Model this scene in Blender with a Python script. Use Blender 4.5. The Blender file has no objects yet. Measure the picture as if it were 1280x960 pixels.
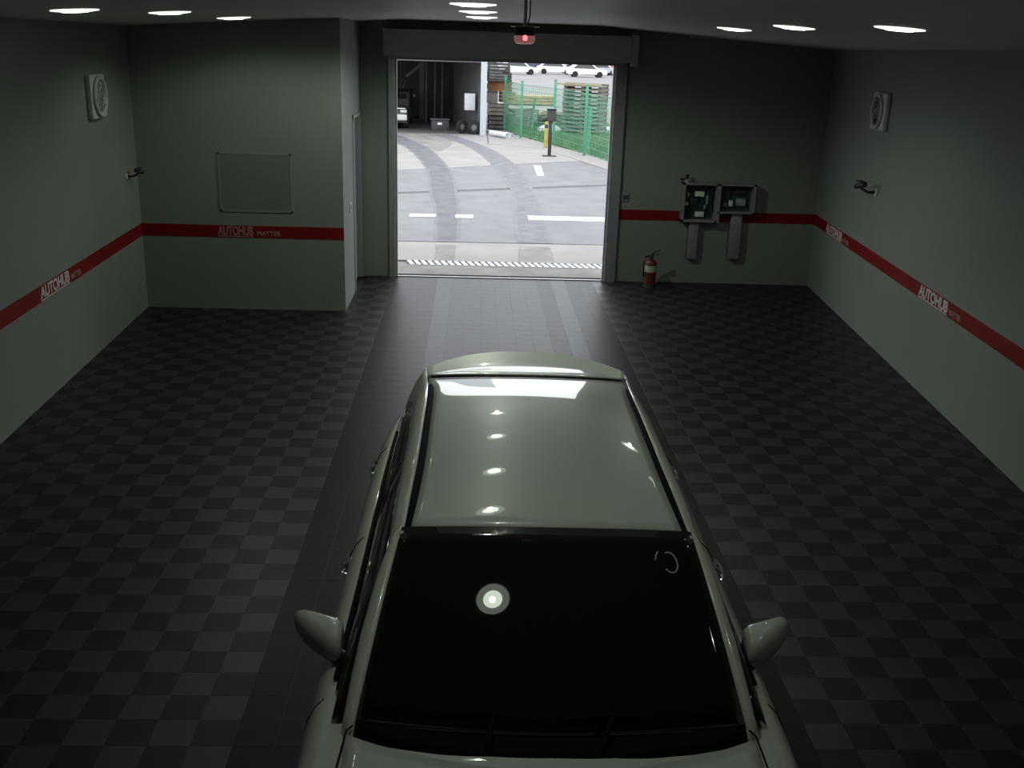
import bpy, bmesh, math, random
from mathutils import Vector, Matrix
random.seed(7)
scene = bpy.context.scene
COL = scene.collection
PI = math.pi

# ------------------------------------------------------------------ camera
CAM_H, F_PX = 3.2, 1291.7
TILT, YAW, ROLL = 0.3179, 0.0417, 0.0318
cam_data = bpy.data.cameras.new('camera')
cam_data.sensor_fit = 'HORIZONTAL'
cam_data.sensor_width = 36.0
cam_data.lens = F_PX / 1280.0 * 36.0
cam_data.clip_end = 2000
cam = bpy.data.objects.new('camera', cam_data)
COL.objects.link(cam)
cam.matrix_world = (Matrix.Translation((0, 0, CAM_H)) @ Matrix.Rotation(-YAW, 4, 'Z')
                    @ Matrix.Rotation(PI / 2 - TILT, 4, 'X') @ Matrix.Rotation(ROLL, 4, 'Z'))
scene.camera = cam

# ------------------------------------------------------------------ world, exposure
world = bpy.data.worlds.new('overcast_sky')
scene.world = world
world.use_nodes = True
wbg = world.node_tree.nodes['Background']
wbg.inputs['Color'].default_value = (0.93, 0.96, 1.0, 1)
wbg.inputs['Strength'].default_value = 2.65
LAMP_STRENGTH = 9.0
LAMP_BEAM = {'lane': 32.0, 'door': 88.0, 'side_far': 15.0, 'side': 3.0, 'cabinet_side': 17.0, 'near': 16.0}    # watts of spot beams added to the downlights, tuned by zone to balance brightness
LAMP_COLOR = (0.90, 1.0, 0.85)
vs = scene.view_settings
vs.view_transform = 'Standard'
vs.look = 'None'
vs.exposure = 0.0
vs.gamma = 1.0
vs.use_curve_mapping = False

# ------------------------------------------------------------------ materials
def mat(name, col, rough=0.6, metal=0.0, var=0.12, scale=6.0, bump=0.0, bscale=60.0, coat=0.0, emit=None, estr=0.0, spec=0.5, col2=None):
    m = bpy.data.materials.new(name)
    m.use_nodes = True
    nt = m.node_tree
    b = nt.nodes['Principled BSDF']
    b.inputs['Roughness'].default_value = rough
    b.inputs['Metallic'].default_value = metal
    b.inputs['Specular IOR Level'].default_value = spec
    if coat:
        b.inputs['Coat Weight'].default_value = coat
        b.inputs['Coat Roughness'].default_value = 0.02
    tc = nt.nodes.new('ShaderNodeTexCoord')
    n = nt.nodes.new('ShaderNodeTexNoise')
    n.inputs['Scale'].default_value = scale
    n.inputs['Detail'].default_value = 5
    nt.links.new(tc.outputs['Object'], n.inputs['Vector'])
    r = nt.nodes.new('ShaderNodeValToRGB')
    c2 = col2 or tuple(max(0, c * (1 - var)) for c in col)
    c1 = tuple(min(1, c * (1 + var)) for c in col) if col2 is None else col
    r.color_ramp.elements[0].position = 0.3
    r.color_ramp.elements[1].position = 0.7
    r.color_ramp.elements[0].color = (*c2, 1)
    r.color_ramp.elements[1].color = (*c1, 1)
    nt.links.new(n.outputs['Fac'], r.inputs['Fac'])
    nt.links.new(r.outputs['Color'], b.inputs['Base Color'])
    if bump:
        n2 = nt.nodes.new('ShaderNodeTexNoise')
        n2.inputs['Scale'].default_value = bscale
        nt.links.new(tc.outputs['Object'], n2.inputs['Vector'])
        bp = nt.nodes.new('ShaderNodeBump')
        bp.inputs['Strength'].default_value = bump
        bp.inputs['Distance'].default_value = 0.01
        nt.links.new(n2.outputs['Fac'], bp.inputs['Height'])
        nt.links.new(bp.outputs['Normal'], b.inputs['Normal'])
    if emit:
        b.inputs['Emission Color'].default_value = (*emit, 1)
        b.inputs['Emission Strength'].default_value = estr
    return m

def tile_mat(name, col, spec=0.3):
    """ribbed plastic tile: fine diamond-plate relief"""
    m = mat(name, col, 0.40, var=0.18, scale=3.0, spec=spec)
    nt = m.node_tree
    b = nt.nodes['Principled BSDF']
    tc = nt.nodes.new('ShaderNodeTexCoord')
    mp = nt.nodes.new('ShaderNodeMapping')
    mp.inputs['Rotation'].default_value[2] = PI / 4
    wv = nt.nodes.new('ShaderNodeTexChecker')
    wv.inputs['Scale'].default_value = 70
    nt.links.new(tc.outputs['Object'], mp.inputs['Vector'])
    nt.links.new(mp.outputs['Vector'], wv.inputs['Vector'])
    bp = nt.nodes.new('ShaderNodeBump')
    bp.inputs['Strength'].default_value = 0.2
    bp.inputs['Distance'].default_value = 0.004
    nt.links.new(wv.outputs['Fac'], bp.inputs['Height'])
    nt.links.new(bp.outputs['Normal'], b.inputs['Normal'])
    return m

M = {}
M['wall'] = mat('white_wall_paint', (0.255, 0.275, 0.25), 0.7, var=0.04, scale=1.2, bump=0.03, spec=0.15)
M['wall_in'] = mat('grey_wall_paint', (0.46, 0.48, 0.46), 0.6, var=0.05, scale=1.2)
M['ceil'] = mat('ceiling_paint', (0.76, 0.78, 0.74), 0.5, var=0.04, scale=0.8)
M['stripe'] = mat('red_vinyl', (0.23, 0.011, 0.013), 0.6, var=0.08, scale=2, spec=0.12)
M['letter'] = mat('white_vinyl', (0.72, 0.70, 0.68), 0.5, var=0.05)
M['letter_dim'] = mat('dim_vinyl', (0.45, 0.22, 0.22), 0.5, var=0.1)  # dimmed colour: the small word, and glare painted into the block lettering
M['slab'] = mat('dark_underlay', (0.015, 0.016, 0.016), 0.8)
M['t_light'] = tile_mat('grey_tile', (0.021, 0.0245, 0.0215), 0.46)
M['t_dark'] = tile_mat('black_tile', (0.0105, 0.0125, 0.011), 0.27)
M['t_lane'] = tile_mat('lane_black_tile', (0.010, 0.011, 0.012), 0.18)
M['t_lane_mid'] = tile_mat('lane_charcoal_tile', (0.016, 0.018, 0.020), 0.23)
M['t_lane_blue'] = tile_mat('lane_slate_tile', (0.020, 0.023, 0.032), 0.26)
M['alu'] = mat('brushed_aluminium', (0.6, 0.61, 0.62), 0.35, 0.7, var=0.05)
M['grey_metal'] = mat('grey_painted_metal', (0.30, 0.31, 0.33), 0.5, 0.2, var=0.06)
M['shutter'] = mat('shutter_housing_grey', (0.36, 0.38, 0.36), 0.5, 0.1, var=0.05)
M['white_plastic'] = mat('white_plastic', (0.62, 0.64, 0.6), 0.4, var=0.04)
M['black_plastic'] = mat('black_plastic', (0.012, 0.012, 0.013), 0.35, var=0.2)
M['dark'] = mat('dark_grey', (0.04, 0.042, 0.045), 0.6, var=0.2)
M['panel'] = mat('panel_grey', (0.20, 0.22, 0.19), 0.35, var=0.06, scale=2.0)
M['chrome'] = mat('chrome', (0.85, 0.85, 0.86), 0.08, 1.0, var=0.02)
M['red_paint'] = mat('extinguisher_red', (0.14, 0.03, 0.025), 0.35, var=0.1)
M['label'] = mat('paper_label', (0.55, 0.52, 0.40), 0.6, var=0.1)
M['paper'] = mat('white_paper', (0.8, 0.82, 0.8), 0.6, var=0.05)
M['pcb'] = mat('green_board', (0.02, 0.05, 0.045), 0.5, var=0.5, scale=25)
M['lamp'] = mat('lamp_diffuser', (0.9, 0.9, 0.88), 0.5, var=0.0, emit=LAMP_COLOR, estr=LAMP_STRENGTH)
M['lamp_rim'] = mat('frosted_lamp_rim', (0.85, 0.86, 0.82), 0.5, var=0.02, emit=LAMP_COLOR, estr=1.3)
M['beacon'] = mat('red_beacon_lens', (0.7, 0.25, 0.22), 0.2, var=0.05, emit=(1.0, 0.4, 0.38), estr=0.16)
M['beacon_hot'] = mat('red_beacon_bulb', (1, 0.5, 0.5), 0.3, emit=(1.0, 0.25, 0.3), estr=1.3)
# car
M['paint'] = mat('pearl_white_paint', (0.70, 0.72, 0.67), 0.35, var=0.01, scale=2, coat=1.0)
M['glass'] = mat('dark_tinted_glass', (0.004, 0.006, 0.005), 0.01, var=0.1, spec=0.9)
M['rubber'] = mat('black_rubber', (0.006, 0.006, 0.006), 0.8, var=0.2, spec=0.15)
M['tyre'] = mat('tyre_rubber', (0.012, 0.012, 0.012), 0.75, var=0.2, bump=0.2)
M['red_lens'] = mat('tail_light_red', (0.35, 0.01, 0.01), 0.1, var=0.1, coat=1.0)
M['clear_lens'] = mat('headlight_lens', (0.5, 0.52, 0.52), 0.06, 0.3, var=0.2, scale=30, coat=1.0)
M['mirror_glass'] = mat('mirror_glass', (0.8, 0.82, 0.84), 0.02, 1.0, var=0.01)

# ------------------------------------------------------------------ mesh helpers
class B:
    def __init__(s):
        s.bm = bmesh.new()
    def quad(s, *pts):
        s.bm.faces.new([s.bm.verts.new(p) for p in pts])
    def box(s, c, d, rot=None):
        """box of size d about c"""
        r = bmesh.ops.create_cube(s.bm, size=1.0)
        m = Matrix.Translation(c) @ (rot.to_4x4() if rot else Matrix.Identity(4)) @ Matrix.Diagonal((*d, 1))
        bmesh.ops.transform(s.bm, matrix=m, verts=r['verts'])
        return r['verts']
    def bbox(s, x0, x1, y0, y1, z0, z1):
        return s.box(((x0 + x1) / 2, (y0 + y1) / 2, (z0 + z1) / 2), (x1 - x0, y1 - y0, z1 - z0))
    def bevbox(s, c, d, bev=0.01, rot=None, seg=2):
        vs_ = s.box(c, d, rot)
        es = list({e for v in vs_ for e in v.link_edges})
        bmesh.ops.bevel(s.bm, geom=es, offset=bev, segments=seg, affect='EDGES', profile=0.5)
    def tube(s, pts, r, seg=10, caps=True):
        rings = []
        pts = [Vector(p) for p in pts]
        rr = r if isinstance(r, (list, tuple)) else [r] * len(pts)
        for i, p in enumerate(pts):
            t = (pts[min(i + 1, len(pts) - 1)] - pts[max(i - 1, 0)]).normalized()
            up = Vector((0, 0, 1)) if abs(t.z) < 0.9 else Vector((1, 0, 0))
            a = t.cross(up).normalized(); b = t.cross(a)
            rings.append([s.bm.verts.new(p + (a * math.cos(2 * PI * k / seg) + b * math.sin(2 * PI * k / seg)) * rr[i]) for k in range(seg)])
        for i in range(len(rings) - 1):
            for k in range(seg):
                s.bm.faces.new((rings[i][k], rings[i][(k + 1) % seg], rings[i + 1][(k + 1) % seg], rings[i + 1][k]))
        if caps:
            s.bm.faces.new(rings[0]); s.bm.faces.new(rings[-1])
    def lathe(s, prof, c=(0, 0, 0), seg=24, axis=None):
        """profile (r, h) around an axis (default Z)"""
        rot = Vector((0, 0, 1)).rotation_difference(Vector(axis)).to_matrix() if axis else Matrix.Identity(3)
        rings = []
        for r, h in prof:
            if r < 1e-6:
                rings.append([s.bm.verts.new(rot @ Vector((0, 0, h)) + Vector(c))])
            else:
                rings.append([s.bm.verts.new(rot @ Vector((r * math.cos(2 * PI * k / seg), r * math.sin(2 * PI * k / seg), h)) + Vector(c)) for k in range(seg)])
        for a, b in zip(rings, rings[1:]):
            for k in range(seg):
                f = [a[k % len(a)], a[(k + 1) % len(a)], b[(k + 1) % len(b)], b[k % len(b)]]
                f2 = []
                for v in f:
                    if v not in f2: f2.append(v)
                if len(f2) > 2: s.bm.faces.new(f2)
    def grid(s, rows):
        vv = [[s.bm.verts.new(p) for p in r] for r in rows]
        for a, b in zip(vv, vv[1:]):
            for k in range(len(a) - 1):
                try: s.bm.faces.new((a[k], a[k + 1], b[k + 1], b[k]))
                except ValueError: pass
        return vv
    def prism(s, pts, axis, h):
        """extrude polygon (3D points) along vector axis*h"""
        a = [s.bm.verts.new(p) for p in pts]
        f = s.bm.faces.new(a)
        r = bmesh.ops.extrude_face_region(s.bm, geom=[f])
        bmesh.ops.translate(s.bm, vec=Vector(axis) * h, verts=[v for v in r['geom'] if isinstance(v, bmesh.types.BMVert)])
    def mesh(s, name, smooth=True, angle=35, solid=0.0):
        if solid:
            pass
        bmesh.ops.recalc_face_normals(s.bm, faces=s.bm.faces)
        me = bpy.data.meshes.new(name)
        s.bm.to_mesh(me); s.bm.free()
        if smooth:
            for p in me.polygons: p.use_smooth = True
            me.set_sharp_from_angle(angle=math.radians(angle))
        return me

def tag(o, label=None, cat=None, group=None, kind=None):
    if label: o['label'] = label
    if cat: o['category'] = cat
    if group: o['group'] = group
    if kind: o['kind'] = kind
    return o
def obj(name, b, m, parent=None, smooth=True, angle=35, solid=0.0, loc=None, sub=0):
    me = b if isinstance(b, bpy.types.Mesh) else b.mesh(name, smooth, angle)
    if m is not None and not me.materials: me.materials.append(M[m] if isinstance(m, str) else m)
    o = bpy.data.objects.new(name, me)
    COL.objects.link(o)
    if parent: o.parent = parent
    if loc: o.location = loc
    if solid:
        md = o.modifiers.new('thickness', 'SOLIDIFY'); md.thickness = solid; md.offset = -1
    if sub:
        md = o.modifiers.new('smooth', 'SUBSURF'); md.levels = sub; md.render_levels = sub
    return o
def empty(name, loc, rz=0, label=None, cat=None, group=None, kind=None):
    o = bpy.data.objects.new(name, None)
    COL.objects.link(o); o.location = loc; o.rotation_euler[2] = rz
    o.empty_display_size = 0.1
    return tag(o, label, cat, group, kind)
def copy_tree(o, parent=None):
    c = o.copy(); COL.objects.link(c)
    if parent is not None: c.parent = parent
    for ch in list(o.children): copy_tree(ch, c)
    return c
def text(name, body, size, m, parent, origin, xdir, normal, shear=0.0):
    cu = bpy.data.curves.new(name, 'FONT')
    cu.body = body; cu.size = size; cu.extrude = 0.002; cu.shear = shear; cu.offset = 0.004 * size / 0.15
    cu.materials.append(M[m])
    o = bpy.data.objects.new(name, cu); COL.objects.link(o)
    x = Vector(xdir).normalized(); n = Vector(normal).normalized(); z = Vector((0, 0, 1))
    mt = Matrix((x, z, n)).transposed().to_4x4(); mt.translation = origin
    o.matrix_world = mt
    if parent: o.parent = parent
    return o
def lerp_table(tab, s):
    if s <= tab[0][0]: return tab[0][1:]
    for a, b in zip(tab, tab[1:]):
        if s <= b[0]:
            t = (s - a[0]) / (b[0] - a[0])
            return tuple(p + (q - p) * t for p, q in zip(a[1:], b[1:]))
    return tab[-1][1:]
def smooth_table(tab, s):
    """Catmull-Rom interpolation of a table of rows (s, a, b, ...)"""
    n = len(tab)
    if s <= tab[0][0]: return tab[0][1:]
    if s >= tab[-1][0]: return tab[-1][1:]
    for i in range(n - 1):
        a, b = tab[i], tab[i + 1]
        if s <= b[0]:
            h = b[0] - a[0]; t = (s - a[0]) / h
            out = []
            for k in range(1, len(a)):
                p = tab[i - 1] if i else None; q = tab[i + 2] if i + 2 < n else None
                d = (b[k] - a[k]) / h
                m0 = d if p is None else (b[k] - p[k]) / (b[0] - p[0])
                m1 = d if q is None else (q[k] - a[k]) / (q[0] - a[0])
                t2, t3 = t * t, t * t * t
                out.append((2 * t3 - 3 * t2 + 1) * a[k] + (t3 - 2 * t2 + t) * h * m0 + (-2 * t3 + 3 * t2) * b[k] + (t3 - t2) * h * m1)
            return tuple(out)

# ------------------------------------------------------------------ room shell
YB, YL, YF = 14.55, 12.48, -1.1      # door wall, utility block front, wall behind the camera
XP = -1.566                            # block return
def xr(y): return 4.842 - 0.0713 * (YB - y)
def xl(y): return -4.058 + 0.0399 * (YB - y)
def cz(x): return 3.46 - max(0.0, abs(x - 0.3) - 1.3) * 0.2 / 3.1
DX0, DX1, DZ = -1.125, 1.895, 2.98     # door opening
WT = 0.18

def struct(name, b, m, label, parent=None, smooth=False, cat=None):
    o = obj(name, b, m, parent, smooth)
    return tag(o, label, cat or name.split('_')[0], kind='structure')

b = B()
b.prism([(xl(YF), YF, -0.09), (xr(YF), YF, -0.09), (xr(YB), YB + 0.25, -0.09), (xl(YB), YB + 0.25, -0.09)], (0, 0, 1), 0.08)
floor = struct('floor', b, 'slab', 'dark garage floor covered with ribbed plastic tiles', cat='floor')

b = B()
rows = []
xs = [-4.7, -1.0, 1.6, 5.2]
for y in (YF - 0.2, YB + 0.2):
    rows.append([(x, y, cz(x)) for x in xs])
v = b.grid(rows)
rows2 = [[(x, y, cz(x) + 0.15) for x in xs] for y in (YF - 0.2, YB + 0.2)]
b.grid(rows2)
for y in (YF - 0.2, YB + 0.2):
    for i in range(3):
        b.quad((xs[i], y, cz(xs[i])), (xs[i + 1], y, cz(xs[i + 1])), (xs[i + 1], y, cz(xs[i + 1]) + 0.15), (xs[i], y, cz(xs[i]) + 0.15))
bmesh.ops.remove_doubles(b.bm, verts=b.bm.verts, dist=1e-4)
struct('ceiling', b, 'ceil', 'pale painted garage ceiling sloping gently down to both side walls', cat='ceiling')

b = B()
b.prism([(xr(YF), YF, -0.1), (xr(YB + WT), YB + WT, -0.1), (xr(YB + WT) + WT, YB + WT, -0.1), (xr(YF) + WT, YF, -0.1)], (0, 0, 1), 3.6)
wall_right = struct('wall_right', b, 'wall', 'long white side wall with the round fan near the extinguisher corner', cat='wall')
b = B()
b.prism([(xl(YF), YF, -0.1), (xl(YL), YL, -0.1), (xl(YL) - WT, YL, -0.1), (xl(YF) - WT, YF, -0.1)], (0, 0, 1), 3.6)
wall_left = struct('wall_left', b, 'wall', 'long white side wall meeting the utility block', cat='wall')
b = B()
b.bbox(xl(YF) - WT, xr(YF) + WT, YF - WT, YF, -0.1, 3.5)
struct('wall_front', b, 'wall', 'plain white end wall behind the front of the car', cat='wall')
# utility block (front face + return)
b = B()
b.prism([(xl(YL) - WT, YL, -0.1), (XP, YL, -0.1), (XP, 13.52, -0.1), (XP - 0.12, 13.52, -0.1), (XP - 0.12, 14.5, -0.1), (XP, 14.5, -0.1), (XP, YB + WT, -0.1), (xl(YL) - WT, YB + WT, -0.1)], (0, 0, 1), 3.6)
b.bbox(XP - 0.12, XP, 13.52, 14.5, 2.28, 3.5)
block = struct('wall_block', b, 'wall', 'white utility block wall projecting beside the vehicle door', cat='wall')
# door wall
b = B()
b.bbox(XP, DX0, YB, YB + WT, -0.1, 3.5)
b.bbox(DX1, xr(YB) + WT, YB, YB + WT, -0.1, 3.5)
b.bbox(DX0, DX1, YB, YB + WT, DZ, 3.5)
bmesh.ops.remove_doubles(b.bm, verts=b.bm.verts, dist=1e-4)
wall_back = struct('wall_back', b, 'wall', 'white end wall around the open vehicle doorway', cat='wall')

# service door in the block return
d1 = empty('door_1', (XP, 14.0, 0), 0, 'grey service door recessed in the block return wall', 'door', kind='structure')
b = B(); b.bevbox((-0.085, 0.01, 1.13), (0.045, 0.92, 2.26), 0.004); obj('door_leaf', b, 'wall_in', d1)
b = B(); b.bbox(-0.11, 0.012, -0.48, -0.43, 0, 2.28); b.bbox(-0.11, 0.012, 0.45, 0.5, 0, 2.28); b.bbox(-0.11, 0.012, -0.48, 0.5, 2.23, 2.28)
obj('door_frame', b, 'grey_metal', d1, False)
b = B(); b.tube([(-0.065, -0.36, 1.02), (-0.02, -0.36, 1.02), (-0.02, -0.25, 1.02)], 0.009, 8); obj('door_handle', b, 'chrome', d1)

# vehicle door: jamb frames and shutter housing
dr = empty('door_2', ((DX0 + DX1) / 2, YB, 0), 0, 'open roller shutter doorway with metal guide rails and header box', 'door', kind='structure')
cx = (DX0 + DX1) / 2
b = B(); b.bbox(DX0 - cx - 0.06, DX0 - cx + 0.02, -0.07, WT + 0.02, 0, DZ); o = obj('guide_rail', b, 'alu', dr, False)
b = B(); b.bbox(DX0 - cx + 0.02, DX0 - cx + 0.05, -0.02, 0.05, 0, DZ); obj('guide_lip', b, 'grey_metal', dr, False)
b = B(); b.bbox(DX1 - cx - 0.02, DX1 - cx + 0.13, -0.07, WT + 0.02, 0, DZ); o = obj('guide_rail', b, 'grey_metal', dr, False)
b = B(); b.bbox(DX1 - cx - 0.05, DX1 - cx - 0.02, -0.02, 0.05, 0, DZ); obj('guide_lip', b, 'alu', dr, False)
b = B(); b.bbox(-1.62, 1.66, -0.28, 0, 3.0, 3.34); obj('shutter_housing', b, 'shutter', dr, False)
b = B(); b.bbox(1.66, 1.74, -0.3, 0, 2.96, 3.36); obj('housing_end_cap', b, 'shutter', dr, False)
b = B(); b.bbox(-1.56, 1.58, -0.12, -0.02, 2.96, 3.0); obj('bottom_bar', b, 'grey_metal', dr, False)
b = B(); b.bbox(DX0 - cx - 0.05, DX1 - cx + 0.05, -0.03, 0.0, -0.02, 0.012); obj('sill_strip', b, 'alu', dr, False)

# ------------------------------------------------------------------ floor tiles
T = 0.2
GX0 = -1.1
def tile_mesh(name, m):
    b = B()
    h, g, e = 0.016, 0.0008, 0.0015
    r0 = T / 2 - g / 2
    r1 = r0 - e
    lo = [b.bm.verts.new((x * r0, y * r0, -0.012)) for x, y in ((-1, -1), (1, -1), (1, 1), (-1, 1))]
    mi = [b.bm.verts.new((x * r0, y * r0, -0.0003)) for x, y in ((-1, -1), (1, -1), (1, 1), (-1, 1))]
    hi = [b.bm.verts.new((x * r1, y * r1, 0)) for x, y in ((-1, -1), (1, -1), (1, 1), (-1, 1))]
    for k in range(4):
        b.bm.faces.new((lo[k], lo[(k + 1) % 4], mi[(k + 1) % 4], mi[k]))
        b.bm.faces.new((mi[k], mi[(k + 1) % 4], hi[(k + 1) % 4], hi[k]))
    b.bm.faces.new(hi)
    me = b.mesh(name, False)
    me.materials.append(M[m])
    return me
TM = {k: tile_mesh('tile', k) for k in ('t_light', 't_dark', 't_lane', 't_lane_mid', 't_lane_blue')}
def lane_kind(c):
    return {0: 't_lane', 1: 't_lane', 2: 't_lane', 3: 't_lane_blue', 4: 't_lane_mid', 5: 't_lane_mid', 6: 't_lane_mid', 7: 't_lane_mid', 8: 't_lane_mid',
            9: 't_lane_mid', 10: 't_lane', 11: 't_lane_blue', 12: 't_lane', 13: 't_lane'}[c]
mw_inv = cam.matrix_world.inverted()
tiles = []
for c in range(-16, 30):
    for r in range(0, 79):
        x = GX0 + (c + 0.5) * T; y = YB - (r + 0.5) * T
        if y < YF: continue
        if x > xr(y) + 0.11 or x < xl(y) - 0.11: continue
        if x < XP and y > YL - 0.02: continue
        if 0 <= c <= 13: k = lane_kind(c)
        else: k = 't_dark' if (c + r) % 2 == 0 else 't_light'
        p = mw_inv @ Vector((x, y, 0))
        seen = False; area = 0
        if p.z < -0.3:
            u = 640 + F_PX * p.x / -p.z; v = 480 - F_PX * p.y / -p.z
            under_car = -0.62 < x < 1.22 and 1.5 < y < 8.6
            if -10 < u < 1290 and v < 970 and not under_car:
                area = CAM_H / (-p.z) ** 3
        tiles.append((area, x, y, k))
tiles.sort(key=lambda t: -t[0])
for a, x, y, k in tiles[:300]:
    o = bpy.data.objects.new('tile', TM[k]); COL.objects.link(o)
    o.location = (x, y, 0); o.parent = floor
V, Fc, Mi = [], [], []
order = list(TM)
for a, x, y, k in tiles[300:]:
    base = len(V); me = TM[k]
    V += [(v.co.x + x, v.co.y + y, v.co.z) for v in me.vertices]
    for p in me.polygons:
        Fc.append([base + i for i in p.vertices]); Mi.append(order.index(k))
me = bpy.data.meshes.new('tile_field'); me.from_pydata(V, [], Fc)
for k in order: me.materials.append(M[k])
me.polygons.foreach_set('material_index', Mi)
o = bpy.data.objects.new('tile_field', me); COL.objects.link(o); o.parent = floor; o['kind'] = 'stuff'

# ------------------------------------------------------------------ red wall stripes with lettering
Z0, Z1, ST = 0.885, 1.03, 0.004
def stripe(name, p, q, n, label):
    b = B(); n = Vector(n).normalized() * ST
    P, Q = Vector(p), Vector(q)
    b.prism([P, Q, Q + n, P + n], (0, 0, 1), Z1 - Z0)
    return tag(obj(name, b, 'stripe', None, False), label, 'wall stripe', kind='structure')
def sign(parent, p, d, n, width=0.78, paint='letter'):
    """AUTOHUB lettering with an underline and the small word after it; p = lower start of the lettering"""
    d = Vector(d).normalized(); n = Vector(n).normalized()
    p = Vector(p) + n * 0.006
    t = text('lettering', 'AUTOHUB', 0.148, paint, parent, p + Vector((0, 0, 0.03)), d, n)
    bpy.context.view_layer.update()
    t.scale.x = width / max(t.dimensions.x, 0.01)
    b = B(); e = p + d * width
    b.prism([p + Vector((0, 0, 0.008)), e + Vector((0, 0, 0.008)), e + Vector((0, 0, 0.018)), p + Vector((0, 0, 0.018))], n, 0.002)
    obj('underline', b, paint, parent, False)
    t2 = text('lettering', 'MATTER', 0.075, 'letter_dim', parent, e + d * 0.04 + Vector((0, 0, 0.028)), d, n)
nr = Vector((-1, 0.0713, 0)); dirr = Vector((-0.0713, -1, 0))
s1 = stripe('trim_1', (xr(YF), YF, Z0), (xr(YB), YB, Z0), nr, 'red stripe lettered twice along the side wall with the small camera and dark fan')
for y0 in (13.87, 10.1):
    sign(s1, (xr(y0), y0, Z0), dirr, nr, 0.80)
sign(s1, (xr(5.0), 5.0, Z0), dirr, nr, 0.80)
nl = Vector((1, 0.0399, 0)); dl = Vector((-0.0399, 1, 0))
s2 = stripe('trim_2', (xl(YF), YF, Z0), (xl(YL), YL, Z0), nl, 'red lettered stripe along the side wall that meets the utility block')
sign(s2, (xl(9.1), 9.1, Z0), dl, nl, 0.76)
sign(s2, (xl(4.0), 4.0, Z0), dl, nl, 0.76)
s3 = stripe('trim_3', (xl(YL), YL, Z0), (XP, YL, Z0), (0, -1, 0), 'red lettered stripe across the utility block below the grey panel')
sign(s3, (-3.07, YL, Z0), (1, 0, 0), (0, -1, 0), 0.42, 'letter_dim')  # dim paint stands in for doorway glare washing out these letters
s4 = stripe('trim_4', (DX1 + 0.13, YB, Z0), (xr(YB), YB, Z0), (0, -1, 0), 'plain red stripe passing behind the open control cabinet')

# ------------------------------------------------------------------ ceiling lights
def make_light():
    r = empty('ceiling_light', (0, 0, 0))
    b = B(); b.lathe([(0.165, 0.004), (0.167, -0.004), (0.12, -0.010), (0.095, -0.008)], seg=40); obj('rim', b, 'lamp_rim', r)
    b = B(); b.lathe([(0.097, -0.008), (0.09, -0.014), (0.05, -0.016), (0, -0.016)], seg=32); obj('diffuser', b, 'lamp', r)
    ld = BEAMS['lane']
    lo = bpy.data.objects.new('downlight_beam', ld); COL.objects.link(lo); lo.parent = r; lo.location = (0, 0, -0.05)
    return r
lights = []
ORD = ['first', 'second', 'third', 'fourth', 'fifth', 'sixth']
for y in (11.6, 9.6, 7.8, 6.3, 3.1): lights.append((0.04 - 0.02 * (11.6 - y), y, 'ceiling lights over the car lane', 'round downlight of the ceiling row above the car lane'))
for x, y in ((2.48, 10.5), (2.56, 8.78), (2.85, 7.3), (2.75, 4.7), (2.7, 3.1)): lights.append((x, y, 'ceiling lights beside the dark fan wall', 'round downlight of the ceiling row by the control cabinet'))
for x, y in ((-2.45, 11.1), (-2.52, 9.07), (-2.9, 8.0), (-2.75, 5.8)): lights.append((x, y, 'ceiling lights in front of the utility block', 'round downlight of the ceiling row near the utility block'))
BEAMS = {}
for k_, e_ in LAMP_BEAM.items():
    ld = bpy.data.lights.new('downlight_beam', 'SPOT'); BEAMS[k_] = ld
    ld.energy = e_; ld.color = LAMP_COLOR; ld.spot_size = math.radians({'door': 165, 'side_far': 165, 'cabinet_side': 104}.get(k_, 122)); ld.spot_blend = 0.4 if k_ in ('door', 'side_far') else 0.75; ld.shadow_soft_size = 0.03
l0 = make_light()
for i, (x, y, g, lab) in enumerate(lights):
    o = l0 if i == 0 else copy_tree(l0)
    o.location = (x, y, cz(x) - 0.003)
    sl = 0.2 / 3.1
    o.rotation_euler = (0, (sl if x > 1.6 else -sl if x < -1.0 else 0), 0)
    beam = [c for c in o.children if c.type == 'LIGHT'][0]
    beam.data = BEAMS['door' if abs(x) < 1 and y > 11 else 'near' if abs(x) < 1 and y < 4 else 'lane' if abs(x) < 1 else 'side_far' if y > 10 else 'cabinet_side' if x > 0 and y > 6 else 'side']
    n_ = sum(1 for q in lights[:i] if q[2] == g)
    tag(o, '%s, %s from the doorway' % (lab, ORD[n_]), 'ceiling light', g)

# slot grille in the ceiling by the control cabinet
r = empty('slot_vent', (2.95, 14.2, cz(2.95)), 0, 'small dark slot vent in the ceiling above the control cabinet', 'vent')
b = B(); b.bbox(-0.16, 0.16, -0.05, 0.05, -0.03, 0.02); obj('vent_frame', b, 'shutter', r, False)
b = B(); b.bbox(-0.14, 0.14, -0.035, 0.035, -0.034, -0.028); obj('slot', b, 'black_plastic', r, False)

# ------------------------------------------------------------------ warning beacon on a pole
r = empty('warning_beacon', (0.225, 5.2, cz(0.2)), 0, 'red warning beacon hanging on a thin pole from the ceiling', 'warning light')
H0 = 3.201 - cz(0.2)
b = B(); b.tube([(0, 0, 0), (0, 0, H0 + 0.075)], 0.0085, 10); obj('pole', b, 'alu', r)
b = B(); b.tube([(0.022, 0, 0), (0.022, 0, H0 + 0.13), (0.012, 0, H0 + 0.085)], 0.0035, 6); obj('cable', b, 'black_plastic', r)
b = B(); b.lathe([(0.05, H0 + 0.078), (0.07, H0 + 0.077), (0.07, H0 + 0.080), (0.0, H0 + 0.082)], seg=24); obj('mount_flange', b, 'alu', r)
b = B(); b.lathe([(0, H0 + 0.079), (0.044, H0 + 0.078), (0.048, H0 + 0.07), (0.048, H0 + 0.038), (0.0, H0 + 0.037)], seg=28); obj('cap', b, 'dark', r)
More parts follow.
